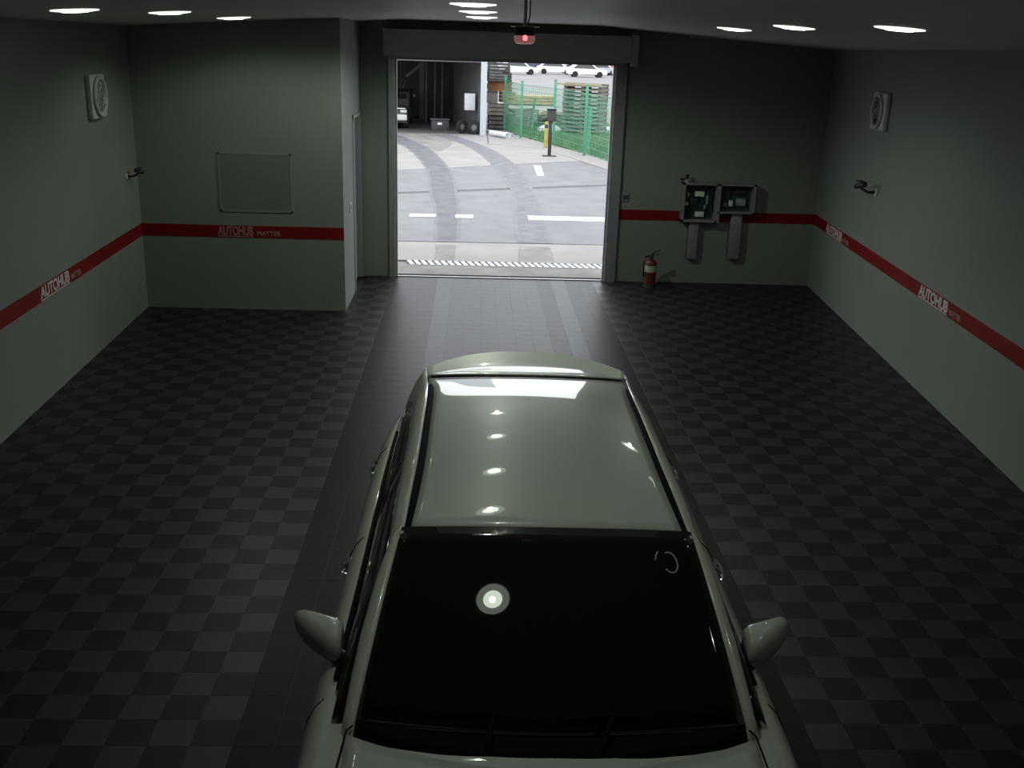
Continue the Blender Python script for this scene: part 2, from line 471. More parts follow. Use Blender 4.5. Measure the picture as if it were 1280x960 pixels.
b = B(); b.lathe([(0.05, H0 + 0.038), (0.051, H0 + 0.02), (0.044, H0 + 0.004), (0.03, H0 + 0.0), (0, H0 - 0.001)], seg=28); obj('lens', b, 'beacon', r)
b = B(); b.lathe([(0, 0.016), (0.010, 0.01), (0.013, 0), (0.010, -0.01), (0, -0.012)], c=(0, -0.046, H0 + 0.026), seg=12); obj('bulb_glow', b, 'beacon_hot', r)

# ------------------------------------------------------------------ wall fans
def wall_fan(loc, rz, label, w, h, inner):
    r = empty('wall_fan', loc, rz, label, 'wall fan')
    # local: plate in the XZ plane, facing -Y
    b = B(); b.bevbox((0, -0.03, 0), (w, 0.06, h), 0.02, seg=3); obj('housing', b, 'white_plastic', r)
    R = min(w, h) * 0.42
    b = B(); b.lathe([(R, 0.0), (R + 0.02, 0.015), (R + 0.012, 0.03), (R - 0.012, 0.03), (R - 0.02, 0.004)], c=(0, -0.06, 0), seg=36, axis=(0, -1, 0)); obj('ring', b, 'white_plastic', r)
    b = B(); b.lathe([(R - 0.004, 0.003), (0, 0.003)], c=(0, -0.06, 0), seg=32, axis=(0, -1, 0)); obj('opening', b, inner, r)
    for k in range(5):
        a = 2 * PI * k / 5 + 0.3
        b = B()
        rows = []
        for t in (0.2, 0.5, 0.8, 1.0):
            rr = R * 0.9 * t; wd = 0.05 + 0.05 * t
            ca, sa = math.cos(a), math.sin(a)
            rows.append([(ca * rr - sa * wd * q, -0.071 - 0.012 * q, sa * rr + ca * wd * q) for q in (-0.6, 0, 0.6)])
        b.grid(rows); obj('blade', b, 'dark' if inner == 'dark' else 'grey_metal', r, solid=0.003)
    b = B(); b.lathe([(0.0, 0.035), (0.035, 0.032), (0.045, 0.01), (0.045, 0)], c=(0, -0.06, 0), seg=20, axis=(0, -1, 0)); obj('hub', b, 'grey_metal', r)
    for rr in (R * 0.45, R * 0.75):
        b = B(); b.lathe([(rr + 0.004, 0.028), (rr, 0.033), (rr - 0.004, 0.028), (rr, 0.024), (rr + 0.004, 0.028)], c=(0, -0.06, 0), seg=36, axis=(0, -1, 0)); obj('guard_ring', b, 'white_plastic', r)
    return r
# right wall: local -Y must point to -X  -> rotate by -90 deg
wall_fan((xr(12.1), 12.1, 2.59), -PI / 2 - 0.071, 'wall fan with a dark round opening above the small side camera', 0.50, 0.42, 'dark')
wall_fan((xl(11.1), 11.1, 2.56), PI / 2 + 0.04, 'pale wall fan high on the side wall by the utility block', 0.46, 0.44, 'wall_in')

# ------------------------------------------------------------------ small bracket cameras on the side walls
def bracket_cam(loc, rz, label, s):
    r = empty('wall_camera', loc, rz, label, 'camera')
    b = B(); b.lathe([(0.05, 0.0), (0.052, 0.014), (0.03, 0.024), (0, 0.026)], seg=20, axis=(0, -1, 0)); obj('base_plate', b, 'white_plastic', r)
    b = B(); b.tube([(0, -0.02, 0), (0, -0.10, 0.0), (s * 0.05, -0.16, 0.03), (s * 0.06, -0.17, 0.06)], 0.016, 10); obj('arm', b, 'black_plastic', r)
    b = B(); b.tube([(s * 0.16, -0.20, 0.045), (s * 0.10, -0.19, 0.06), (s * -0.04, -0.16, 0.09)], [0.03, 0.034, 0.032], 14); obj('camera_body', b, 'dark', r)
    b = B(); b.box((s * 0.05, -0.18, 0.115), (0.2, 0.08, 0.008)); obj('sun_shield', b, 'dark', r)
    return r
bracket_cam((xr(11.93), 11.93, 1.69), -PI / 2 - 0.071, 'small dark camera on a bent arm under the dark fan', -1)
bracket_cam((xl(12.02), 12.02, 1.64), PI / 2 + 0.04, 'small camera bracket on the wall beside the grey panel corner', 1).scale = (0.75, 0.75, 0.75)

# ------------------------------------------------------------------ grey access panel on the block
r = empty('access_panel', (-2.6, YL, 1.54), 0, 'square grey framed panel on the utility block above the red stripe', 'panel')
b = B(); b.bbox(-0.41, 0.41, -0.006, 0, -0.32, 0.33); obj('panel_face', b, 'panel', r, False)
b = B(); b.bbox(-0.43, 0.43, -0.009, 0, 0.33, 0.347); b.bbox(-0.43, 0.43, -0.009, 0, -0.345, -0.32); b.bbox(-0.43, -0.41, -0.009, 0, -0.345, 0.347); b.bbox(0.41, 0.43, -0.009, 0, -0.345, 0.347)
obj('panel_frame', b, 'wall', r, False)
# switches
r = empty('light_switch', (2.12, YB, 1.207), 0, 'grey switch plate on the end wall beside the doorway above the red stripe', 'switch')
b = B(); b.bevbox((0, -0.008, 0), (0.10, 0.016, 0.13), 0.004); obj('plate', b, 'grey_metal', r)
b = B(); b.bevbox((-0.02, -0.019, 0), (0.03, 0.01, 0.06), 0.003); obj('rocker', b, 'dark', r)
b = B(); b.bevbox((0.02, -0.019, 0), (0.03, 0.01, 0.06), 0.003); obj('rocker', b, 'dark', r)
r = empty('light_switch', (XP, 13.126, 1.183), PI / 2, 'small switch plate on the block return by the service door', 'switch')
b = B(); b.bevbox((0, -0.008, 0), (0.09, 0.016, 0.12), 0.004); obj('plate', b, 'white_plastic', r)
b = B(); b.bevbox((0, -0.019, 0), (0.03, 0.01, 0.06), 0.003); obj('rocker', b, 'grey_metal', r)

# ------------------------------------------------------------------ open control cabinet
r = empty('control_cabinet', (2.9, YB, 0.9), 0, 'open grey control cabinet with two bays of wiring on the end wall', 'cabinet')
D = -0.16
b = B()
b.bbox(0, 1.02, -0.01, 0.0, 0.13, 0.54); b.bbox(0, 0.5, -0.01, 0, 0.0, 0.54)
b.bbox(0, 1.02, D, 0, 0.515, 0.54); b.bbox(0, 0.03, D, 0, 0, 0.54); b.bbox(0.47, 0.53, D, 0, 0.0, 0.54); b.bbox(0.99, 1.02, D, 0, 0.13, 0.54)
b.bbox(0, 0.5, D, 0, 0.0, 0.03); b.bbox(0.5, 1.02, D, 0, 0.13, 0.155)
obj('frame', b, 'grey_metal', r, False)
b = B(); b.bbox(0.05, 0.45, -0.03, -0.011, 0.04, 0.50); obj('back_board', b, 'pcb', r, False)
b = B(); b.bbox(0.55, 0.97, -0.03, -0.011, 0.165, 0.50); obj('back_board', b, 'pcb', r, False)
for x, z, w, h, m in ((0.25, 0.38, 0.13, 0.07, 'paper'), (0.27, 0.10, 0.12, 0.07, 'paper'), (0.09, 0.36, 0.025, 0.07, 'alu'), (0.08, 0.24, 0.05, 0.04, 'paper'), (0.33, 0.2, 0.03, 0.06, 'alu'), (0.17, 0.28, 0.10, 0.09, 'dark'), (0.36, 0.3, 0.04, 0.12, 'grey_metal'),
                      (0.84, 0.28, 0.13, 0.10, 'alu'), (0.70, 0.26, 0.05, 0.08, 'paper'), (0.62, 0.38, 0.10, 0.1, 'dark'), (0.62, 0.24, 0.05, 0.05, 'grey_metal'), (0.82, 0.42, 0.14, 0.06, 'dark')):
    b = B(); b.bevbox((x, -0.05, z), (w, 0.05, h), 0.004); obj('device', b, m, r)
for k in range(6):
    x0 = 0.1 + 0.055 * k
    b = B(); b.tube([(x0, -0.05, 0.46), (x0 + 0.02, -0.075, 0.38 - 0.02 * k), (x0 - 0.01, -0.07, 0.2), (x0 + 0.015, -0.05, 0.08)], 0.005, 6); obj('wire', b, 'black_plastic', r)
b = B(); b.lathe([(0, 0), (0.03, 0), (0.03, 0.05), (0.0, 0.05)], c=(0.05, -0.1, 0.54), seg=16); obj('beacon_base', b, 'alu', r)
b = B(); b.tube([(0.05, -0.1, 0.59), (0.05, -0.1, 0.65)], 0.022, 12); b.tube([(0.05, -0.1, 0.585), (-0.05, -0.12, 0.585)], 0.013, 10); obj('antenna', b, 'black_plastic', r)
for x, w, z0, z1, lab in ((3.1, 0.13, 0.37, 0.9, 'grey cable duct running down under the taller cabinet bay'), (3.70, 0.15, 0.38, 1.02, 'grey cable duct crossing the red stripe under the shorter cabinet bay')):
    r = empty('cable_duct', (x, YB, z0), 0, lab, 'cable duct', 'cable ducts below the control cabinet')
    b = B(); b.bevbox((0, -0.055, (z1 - z0) / 2), (w, 0.10, z1 - z0), 0.005); obj('cover', b, 'grey_metal', r)
    b = B(); b.bbox(-w / 2 - 0.006, w / 2 + 0.006, -0.02, 0, 0, z1 - z0); obj('back_channel', b, 'dark', r, False)

# ------------------------------------------------------------------ fire extinguisher
r = empty('fire_extinguisher', (2.49, YB - 0.32, 0), 0, 'red fire extinguisher with a paper label standing by the doorway', 'fire extinguisher')
b = B(); b.lathe([(0, 0.0), (0.078, 0.0), (0.084, 0.02), (0.084, 0.33), (0.075, 0.365), (0.045, 0.395), (0.028, 0.40), (0.028, 0.42), (0, 0.42)], seg=28); obj('cylinder', b, 'red_paint', r)
b = B(); b.lathe([(0.086, 0.22), (0.086, 0.31)], seg=28); obj('label', b, 'label', r)
b = B(); b.lathe([(0.0, 0.47), (0.022, 0.465), (0.03, 0.44), (0.03, 0.415), (0, 0.41)], seg=16); obj('valve', b, 'dark', r)
b = B(); b.box((0.05, 0, 0.46), (0.12, 0.022, 0.012), Matrix.Rotation(-0.15, 3, 'Y')); obj('lower_lever', b, 'dark', r, False)
b = B(); b.box((0.055, 0, 0.495), (0.13, 0.022, 0.012), Matrix.Rotation(-0.5, 3, 'Y')); obj('upper_lever', b, 'dark', r, False)
b = B(); b.tube([(-0.02, 0, 0.44), (-0.08, -0.01, 0.43), (-0.105, -0.02, 0.35), (-0.1, -0.03, 0.15)], 0.011, 8); obj('hose', b, 'black_plastic', r)
b = B(); b.lathe([(0.092, 0), (0.092, 0.05), (0.087, 0.05), (0.087, 0.0)], seg=28); obj('base_ring', b, 'dark', r)

# ------------------------------------------------------------------ the white hatchback
S0 = 4.0
car = empty('car', (0.302 + 0.01 * (S0 - 3.3), S0, 0), -0.01, 'white five-door hatchback parked in the dark tiled lane', 'car')
# body table: s, half width, low z, shoulder z, top z at centre
BODY = [(1.70, .50, .34, .58, .61), (1.74, .66, .26, .64, .68), (1.84, .78, .21, .69, .755), (2.05, .845, .19, .755, .84), (2.35, .872, .19, .82, .905), (2.65, .882, .19, .872, .952),
        (2.83, .885, .19, .895, .972), (2.97, .886, .19, .905, .955), (3.10, .887, .19, .912, .935), (3.6, .888, .19, .922, .93), (4.5, .888, .19, .932, .93), (5.2, .886, .19, .945, .94), (5.7, .872, .19, .962, .95),
        (6.0, .85, .20, .972, .96), (6.2, .815, .22, .955, .955), (6.32, .76, .26, .87, .88), (6.385, .68, .30, .74, .75), (6.41, .58, .36, .62, .63)]
def top_z(s, x):
    w, lo, sh, tz = smooth_table(BODY, s)
    k = min(1.0, abs(x) / (w - 0.10))
    return tz - (tz - sh - 0.02) * k ** 2.4
def side(s):
    w, lo, sh, tz = smooth_table(BODY, s)
    h = sh - lo
    pts = [(0, lo), (w - .16, lo), (w - .07, lo + .02), (w - .035, lo + .12 * h), (w - .012, lo + .35 * h), (w - .002, lo + .58 * h), (w, lo + .76 * h), (w - .012, lo + .88 * h), (w - .04, lo + .955 * h), (w - .075, sh + .004), (w - .10, sh + .018)]
    for f in (.86, .7, .5, .25, 0):
        x = (w - .10) * f
        pts.append((x, top_z(s, x)))
    return pts
b = B()
stations = sorted(set([r[0] for r in BODY] + [1.9 + .15 * i for i in range(30) if 1.9 + .15 * i < 6.4]))
rows = []
for s in stations:
    h = side(s)
    rows.append([(x, s - S0, z) for x, z in h] + [(-x, s - S0, z) for x, z in reversed(h[1:-1])] + [(h[0][0], s - S0, h[0][1])])
vv = b.grid(rows)
for r_ in (vv[0], vv[-1]): b.bm.faces.new(r_[:-1])
bmesh.ops.remove_doubles(b.bm, verts=b.bm.verts, dist=1e-4)
body = obj('body', b, 'paint', car, True, 40)

# hood panel with a curved rear edge
b = B(); rows = []
for i in range(15):
    v = i / 14
    row = []
    for k in range(-12, 13):
        u = k / 12
        x = u * (0.60 + 0.10 * min(1, v * 1.6))
        s_end = 2.815 + 0.15 * abs(u) ** 2.2
        s = 1.93 + 0.05 * abs(u) ** 2 + v * (s_end - 1.98)
        row.append((x, s - S0, top_z(min(s, 2.83), x) + 0.014 + (0.004 * math.exp(-((abs(u) - .62) / .12) ** 2)) + max(0, s - 2.83) * 0.12))
    rows.append(row)
b.grid(rows); obj('hood', b, 'paint', car, solid=0.012)

# black cowl strip and wipers
def ws_base(u): return (0.672 * u, 2.915 + 0.095 * u * u - S0, 0.990 - 0.004 * u * u)
def ws_top(u): return (0.562 * u, 3.575 + 0.055 * u * u - S0, 1.448 - 0.035 * u * u)
b = B(); rows = []
for v in (0, .5, 1.0):
    row = []
    for k in range(-12, 13):
        u = k / 12
        p0 = Vector((u * .69, 2.825 + 0.15 * abs(u) ** 2.2 - S0, 0.968 - 0.03 * u * u)); p1 = Vector(ws_base(u)) + Vector((0, .01, 0.003))
        row.append(p0.lerp(p1, v))
    rows.append(row)
b.grid(rows); obj('cowl', b, 'rubber', car, solid=0.01)
def ws_point(u, v, off=0.0):
    a = Vector(ws_base(u)); c = Vector(ws_top(u)); p = a.lerp(c, v)
    return p + Vector((0, -0.5, 0.85)) * (0.022 * math.sin(PI * v) + off)
for pv, end, bow in ((-0.62, 0.02, 1), (0.02, 0.60, 1)):
    wp = empty('wiper', (0, 0, 0)); wp.parent = car
    pts = [ws_point(pv + (end - pv) * t, 0.035 + 0.055 * math.sin(PI * (0.15 + .7 * t)) * (1 - .3 * t), 0.014) for t in [i / 8 for i in range(9)]]
    b2 = B(); b2.tube(pts, 0.006, 6); obj('blade', b2, 'rubber', wp)
    mid = pts[4]
    b2 = B(); b2.tube([Vector(((pv + .25) * .6, 2.87 - S0, 0.985)), (Vector(((pv + .25) * .6, 2.87 - S0, 1.0)) + mid) / 2 + Vector((0, 0, .012)), mid + Vector((0, 0, .008))], [0.012, 0.009, 0.006], 8); obj('arm', b2, 'rubber', wp)
# washer nozzle caps
# windshield
b = B()
b.grid([[ws_point(k / 14, i / 10) for k in range(-14, 15)] for i in range(11)])
ws = obj('windshield', b, 'glass', car, solid=0.006)
# thin ring mark traced near the passenger-side top of the glass
b = B()
def ring_pt(a): return ws_point(0.79 + 0.048 * math.cos(a), 0.81 + 0.058 * math.sin(a), 0.004)
b.tube([ring_pt(-2.5 + i * 0.3) for i in range(16)], 0.0028, 6)
b.tube([ws_point(0.79 - 0.095 + 0.03 * i / 4, 0.825 + 0.045 * math.sin(i / 4 * PI / 2), 0.004) for i in range(5)], 0.0028, 6)
ro = obj('ring_mark', b, 'white_plastic', ws)
b = B()
b.bevbox(ws_point(0, .93, -0.03), (0.22, 0.05, 0.05), 0.012); obj('inside_mirror', b, 'black_plastic', car)

# greenhouse table: s, belt x,z, window top x,z, ditch outer x,z, ditch inner x,z
GH = [(3.60, .778, .948, .616, 1.315, .556, 1.405, .530, 1.415),
      (3.90, .776, .950, .622, 1.345, .548, 1.428, .514, 1.438),
      (4.25, .775, .953, .622, 1.355, .542, 1.438, .508, 1.448),
      (4.80, .774, .960, .625, 1.345, .546, 1.430, .513, 1.440),
      (5.20, .771, .972, .640, 1.305, .554, 1.408, .520, 1.418),
      (5.50, .762, .988, .668, 1.225, .566, 1.378, .540, 1.390),
      (5.80, .748, 1.015, .712, 1.11, .590, 1.335, .55, 1.345),
      (6.00, .745, 1.01, .73, 1.06, .602, 1.312, .55, 1.32),
      (6.14, .735, .99, .728, 1.02, .606, 1.275, .55, 1.28),
      (6.27, .70, .95, .695, .97, .60, 1.20, .55, 1.21)]
def gh(s): return smooth_table(GH, s)
AO = [(3.03, .722, .955), (3.2, .705, 1.062), (3.35, .680, 1.165), (3.5, .648, 1.262), (3.60, .616, 1.315)]   # A pillar outer edge
for sg in (-1, 1):
    # roof rail, C pillar: strip from window top to ditch
    b = B(); rows = []
    for i in range(27):
        s = 3.60 + (6.27 - 3.60) * i / 26
        bx, bz, mx, mz, dx, dz, ix, iz = gh(s)
        p0 = Vector((mx, s - S0, mz)); p1 = Vector((dx, s - S0, dz)); bul = Vector((.012, 0, .012))
        rows.append([(sg * p.x, p.y, p.z) for p in (p0, p0.lerp(p1, .25) + bul * .7, p0.lerp(p1, .55) + bul, p0.lerp(p1, .85) + bul * .6, p1)])
    b.grid(rows); obj('roof_rail', b, 'paint', car, True, 60, solid=0.012)
    # quarter panel under / behind the window tip
    b = B(); rows = []
    for i in range(13):
        s = 5.45 + (6.27 - 5.45) * i / 12
        bx, bz, mx, mz, *_ = gh(min(s, 6.27))
        w, lo, sh, tz = smooth_table(BODY, s)
        t0 = min(1, max(0, (s - 5.72) / 0.12))
        p0 = Vector((w - .09, s - S0, sh + .005)); p1 = Vector((bx, s - S0, bz)); p2 = Vector((mx, s - S0, mz))
        p2 = p1.lerp(p2, t0)
        rows.append([(sg * p.x, p.y, p.z) for p in (p0, p0.lerp(p1, .5) + Vector((0, 0, .006)), p1, p1.lerp(p2, .5), p2)])
    b.grid(rows); obj('quarter_panel', b, 'paint', car, True, 60, solid=0.01)
    # ditch moulding
    b = B(); rows = []
    for i in range(20):
        s = 3.615 + (5.44 - 3.615) * i / 19
        bx, bz, mx, mz, dx, dz, ix, iz = gh(s)
        rows.append([(sg * dx, s - S0, dz - .004), (sg * (dx * .7 + ix * .3), s - S0, (dz + iz) / 2 - .004), (sg * (dx * .2 + ix * .8), s - S0, iz - .006), (sg * (ix - .004), s - S0, iz - .006)])
    b.grid(rows); obj('roof_moulding', b, 'rubber', car, True, solid=0.008)
    # A pillar
    b = B(); rows = []
    rows.append([(sg * x, s_ - S0, z) for x, s_, z in ((.68, 2.95, .93), (.69, 2.95, .925), (.705, 2.96, .92), (.715, 2.97, .915), (.725, 2.98, .905))])
    for i in range(13):
        t = i / 12
        inn = Vector(ws_point(1.0, t)); so = 3.03 + (3.60 - 3.03) * t
        ox, oz = smooth_table(AO, so)
        out = Vector((ox, so - S0, oz))
        mid = inn.lerp(out, .5) + Vector((.012, -.006, .012))
        rows.append([(sg * p.x, p.y, p.z) for p in (inn + Vector((0.002, 0.0, -.002)), inn.lerp(mid, .5) + Vector((.003, 0, .004)), mid, mid.lerp(out, .6) + Vector((.003, 0, .002)), out)])
    # blend into the rail
    bx, bz, mx, mz, dx, dz, ix, iz = gh(3.66)
    p0 = Vector((mx, 3.66 - S0, mz)); p1 = Vector((dx, 3.66 - S0, dz))
    rows.append([(sg * p.x, p.y, p.z) for p in (p1, p1.lerp(p0, .25) + Vector((.008, 0, .008)), p1.lerp(p0, .5) + Vector((.012, 0, .012)), p1.lerp(p0, .8) + Vector((.006, 0, .006)), p0)])
    b.grid(rows); obj('front_pillar', b, 'paint', car, True, 60, solid=0.012)
    # side windows: front (with triangle), rear
    def win(s0, s1, n):
        b = B(); rows = []
        for i in range(n + 1):
            s = s0 + (s1 - s0) * i / n
            if s < 3.60:
                bx, bz = .778 - (3.6 - s) * .02, .948
                mx, mz = smooth_table(AO, s)
            else:
                bx, bz, mx, mz, *_ = gh(s)
                if s > 5.70:
                    t = min(1, (s - 5.70) / .13); mx, mz = mx + (bx - mx) * t, mz + (bz - mz) * t
            p0 = Vector((bx - .004, s - S0, bz)); p1 = Vector((mx - .008, s - S0, mz + .004))
            rows.append([(sg * (p.x + .014 * math.sin(PI * t)), p.y, p.z) for t, p in ((0, p0), (.33, p0.lerp(p1, .33)), (.66, p0.lerp(p1, .66)), (1, p1))])
        b.grid(rows); return b
    obj('front_window', win(3.06, 4.42, 18), 'glass', car, True, 60, solid=0.005)
    obj('rear_window', win(4.50, 5.82, 18), 'glass', car, True, 60, solid=0.005)
    b = win(4.41, 4.51, 2); obj('centre_pillar', b, 'black_plastic', car, True, 60, solid=0.012)
    # belt moulding (black + thin bright line)
    b = B(); b.tube([(sg * (gh(max(s, 3.6))[0] + .004), s - S0, gh(max(s, 3.6))[1] + .002) for s in [3.3 + .15 * i for i in range(17)]], .009, 8); obj('belt_moulding', b, 'rubber', car)
    b = B(); b.tube([(sg * (gh(max(s, 3.6))[0] - .035), s - S0, gh(max(s, 3.6))[1] + .12) for s in [4.55 + .12 * i for i in range(8)]], .003, 6); obj('window_seal', b, 'rubber', car)
    # door shut lines and handles
    for s in (3.20, 4.46, 5.55):
        b = B(); b.tube([(sg * (x + .0015), s - S0 + (0.02 if 3 > 2 else 0), z) for x, z in side(s)[3:10]], .003, 5); obj('door_gap', b, 'rubber', car)
    for s in (4.40, 5.58):
        h = empty('door_handle', (0, 0, 0)); h.parent = car
        w, lo, sh, tz = smooth_table(BODY, s); z = .83
        b = B(); b.tube([(sg * (w - .01), s - .11 - S0, z), (sg * (w + .004), s - .09 - S0, z), (sg * (w + .010), s - S0, z + .003), (sg * (w + .004), s + .09 - S0, z), (sg * (w - .01), s + .11 - S0, z)], .013, 8); obj('grip', b, 'chrome', h)
        b = B(); b.lathe([(0, .006), (.03, .004), (.034, 0)], c=(sg * (w - .004), s - S0, z), seg=16, axis=(sg, 0, 0)); obj('cup', b, 'dark', h)
    # wing mirror
    mi = empty('wing_mirror', (0, 0, 0)); mi.parent = car
    b = B()
    prof = [(.778, 3.49, .99, .05, .05), (.781, 3.488, .992, .088, .070), (.80, 3.495, .996, .098, .078), (.85, 3.52, 1.0, .090, .078), (.90, 3.55, 1.002, .076, .073), (.945, 3.59, 1.0, .056, .062), (.975, 3.62, .997, .036, .044), (.99, 3.635, .995, .016, .022), (.994, 3.64, .995, .003, .005)]
    rows = []
    for x, s, z, ry, rz in prof:
        rows.append([(sg * x, s - S0 + (abs(math.cos(a)) ** .75) * math.copysign(ry, math.cos(a)) * (1.0 if math.cos(a) < 0 else .5), z + (abs(math.sin(a)) ** .8) * math.copysign(rz, math.sin(a))) for a in [2 * PI * k / 20 for k in range(21)]])
    b.grid(rows)
    bmesh.ops.remove_doubles(b.bm, verts=b.bm.verts, dist=1e-4)
    bmesh.ops.holes_fill(b.bm, edges=b.bm.edges, sides=40)
    obj('housing', b, 'paint', mi, True, 70)
    b = B(); b.bevbox((sg * .88, 3.575 - S0, .995), (.17, .012, .105), .02, Matrix.Rotation(sg * .35, 3, 'Z')); obj('mirror_glass', b, 'mirror_glass', mi)
    b = B(); b.tube([(sg * .74, 3.40 - S0, .945), (sg * .775, 3.43 - S0, .948), (sg * .82, 3.475 - S0, .945)], [.045, .036, .026], 12); obj('stalk', b, 'black_plastic', mi)
    b = B(); b.grid([[(sg * .765, 3.22 - S0, .955), (sg * .765, 3.52 - S0, .955)], [(sg * .735, 3.28 - S0, 1.03), (sg * .735, 3.5 - S0, 1.05)]]); obj('sail_panel', b, 'black_plastic', mi, solid=.006)
    # hood / fender gap
    b = B(); b.tube([(sg * x, s - S0, top_z(s, x) + .006) for x, s in ((.62, 2.0), (.68, 2.3), (.706, 2.6), (.715, 2.83))] + [(sg * .70, 2.965 - S0, .972), (sg * .68, 2.985 - S0, .98)], .0035, 5); obj('hood_gap', b, 'rubber', car)
    # lamps
    b = B(); rows = []
    for i in range(7):
        t = i / 6; s = 1.83 + .55 * t
        w, lo, sh, tz = smooth_table(BODY, s)
        rows.append([(sg * (w - .16 + .1 * t), s - S0 - .012, sh + .01 - .0 * t), (sg * (w - .03), s - S0 - .012, sh - .03), (sg * (w + .004), s - S0 - .01, sh - .07 - .05 * (1 - t))])
    b.grid(rows); obj('headlight', b, 'clear_lens', car, solid=.01)
    b = B(); rows = []
    for i in range(6):
        t = i / 5; s = 6.14 + .20 * t
        w, lo, sh, tz = smooth_table(BODY, s)
        rows.append([(sg * (w - .002), s - S0, sh - .30 + .05 * t), (sg * (w + .002), s - S0, sh - .2), (sg * (w - .01), s + .006 - S0, sh - .09)])
    b.grid(rows); obj('tail_light', b, 'red_lens', car, solid=.01)
    # wheels
    for s in (2.42, 5.55):
        wh = empty('wheel', (sg * .80, s - S0, .315)); wh.parent = car
        ax = (sg, 0, 0)
        b = B(); b.lathe([(.21, -.10), (.29, -.105), (.312, -.08), (.315, 0), (.312, .06), (.29, .085), (.21, .08)], seg=36, axis=ax); obj('tyre', b, 'tyre', wh)
        b = B(); b.lathe([(.212, -.09), (.2, .0), (.205, .06), (.215, .075), (.19, .07), (.18, .02), (.05, .03), (0, .04)], seg=36, axis=ax); obj('rim', b, 'dark', wh)
        for k in range(5):
            a = 2 * PI * k / 5
            b = B(); b.box((sg * .055, math.cos(a) * .11, math.sin(a) * .11), (.025, .19, .05), Matrix.Rotation(a, 3, 'X')); obj('spoke', b, 'alu', wh, False)
        b = B(); b.lathe([(.375, .0), (.385, .012), (.335, .02), (.325, 0)], c=(sg * .075, 0, .01), seg=36, axis=ax); obj('wheel_arch', b, 'rubber', wh)

# roof panel
b = B(); rows = []
def roof_z(s): return smooth_table([(3.56, 1.448), (3.75, 1.472), (4.1, 1.492), (4.5, 1.496), (4.9, 1.484), (5.2, 1.458), (5.45, 1.424), (5.63, 1.398)], s)[0]
for i in range(29):
    row = []
    for k in range(-14, 15):
        u = k / 14; v = i / 28
        s0 = 3.575 + .055 * u * u; s1 = 5.575 + .045 * u * u
        s = s0 + (s1 - s0) * v
        ix, iz = gh(max(s, 3.6))[6:8]
        ix = ix - .002 if s < 5.44 else ix + .02 * min(1, (s - 5.44) / .08)
        zc = roof_z(s)
        ze = min(iz, zc - .026)
        row.append((u * ix, s - S0, zc - (zc - ze) * abs(u) ** 2.2))
    rows.append(row)
b.grid(rows); obj('roof_panel', b, 'paint', car, True, 60, solid=0.01)
# rubber strip of the tailgate gap
b = B(); rows = []
for k in range(-14, 15):
    u = k / 14; s = 5.575 + .045 * u * u
    z = roof_z(s) - (.03) * abs(u) ** 2.2 - .012
    x = u * .575
    rows.append([(x, s - .01 - S0, z), (x, s + .02 - S0, z - .010), (x, s + .05 - S0, z - .012), (x, s + .09 - S0, z - .012)])
b.grid(rows); obj('tailgate_gap', b, 'rubber', car, solid=.01)
# tailgate with spoiler, rear glass
tg = empty('tailgate', (0, 0, 0)); tg.parent = car
b = B(); rows = []
for i in range(13):
    v = i / 12; row = []
    for k in range(-16, 17):
        u = k / 16
        s0 = 5.645 + .045 * u * u; s1 = 6.24 - .30 * abs(u) ** 2.6
        s = s0 + (s1 - s0) * v
        z = 1.400 - .026 * abs(u) ** 2.2 - .055 * math.sin(PI / 2 * min(1, v * 1.45)) + .016 * max(0, v - .6) / .4
        row.append((u * (.574 + .022 * v), s - S0, z))
    rows.append(row)
row = [(x * .995, y + .008, z - .02) for x, y, z in rows[-1]]
rows.append(row); rows.append([(x * .98, y - .05, z - .05) for x, y, z in rows[-1]])
b.grid(rows); obj('spoiler', b, 'paint', tg, True, 45, solid=.01)
b = B(); b.grid([[(u * (.56 + .08 * v), 6.02 + .27 * v - .06 * u * u - S0, 1.30 - .33 * v) for u in [k / 8 for k in range(-8, 9)]] for v in [i / 6 for i in range(7)]])
obj('rear_glass', b, 'glass', tg, True, solid=.006)
b = B(); b.grid([[(u * (.66 + .06 * v), 6.21 + .13 * math.sin(v * PI * .6) - .08 * u * u - S0, .985 - .36 * v) for u in [k / 8 for k in range(-8, 9)]] for v in [i / 6 for i in range(7)]])
obj('lower_panel', b, 'paint', tg, True, solid=.01)
b = B(); b.bevbox((0, 6.345 - S0, .80), (.5, .03, .14), .006); obj('plate_recess', b, 'dark', tg)
# front face
b = B(); b.bevbox((0, 1.715 - S0, .50), (.86, .06, .16), .02); obj('grille', b, 'black_plastic', car)
for k in range(4):
    b = B(); b.bevbox((0, 1.682 - S0, .445 + .037 * k), (.78, .012, .01), .003); obj('grille_bar', b, 'chrome', car)
b = B(); b.lathe([(.045, 0), (.05, .006), (.04, .01), (0, .008)], c=(0, 1.705 - S0, .635), seg=24, axis=(0, -1, .3)); obj('badge', b, 'chrome', car)
b = B(); b.bevbox((0, 1.735 - S0, .31), (1.0, .06, .10), .02); obj('lower_intake', b, 'black_plastic', car)
# unseen plate added to close the cabin so that no light leaks through
b = B(); b.bbox(-.70, .70, 3.1 - S0, 5.9 - S0, .90, .935); obj('cabin_light_block', b, 'rubber', car, False)
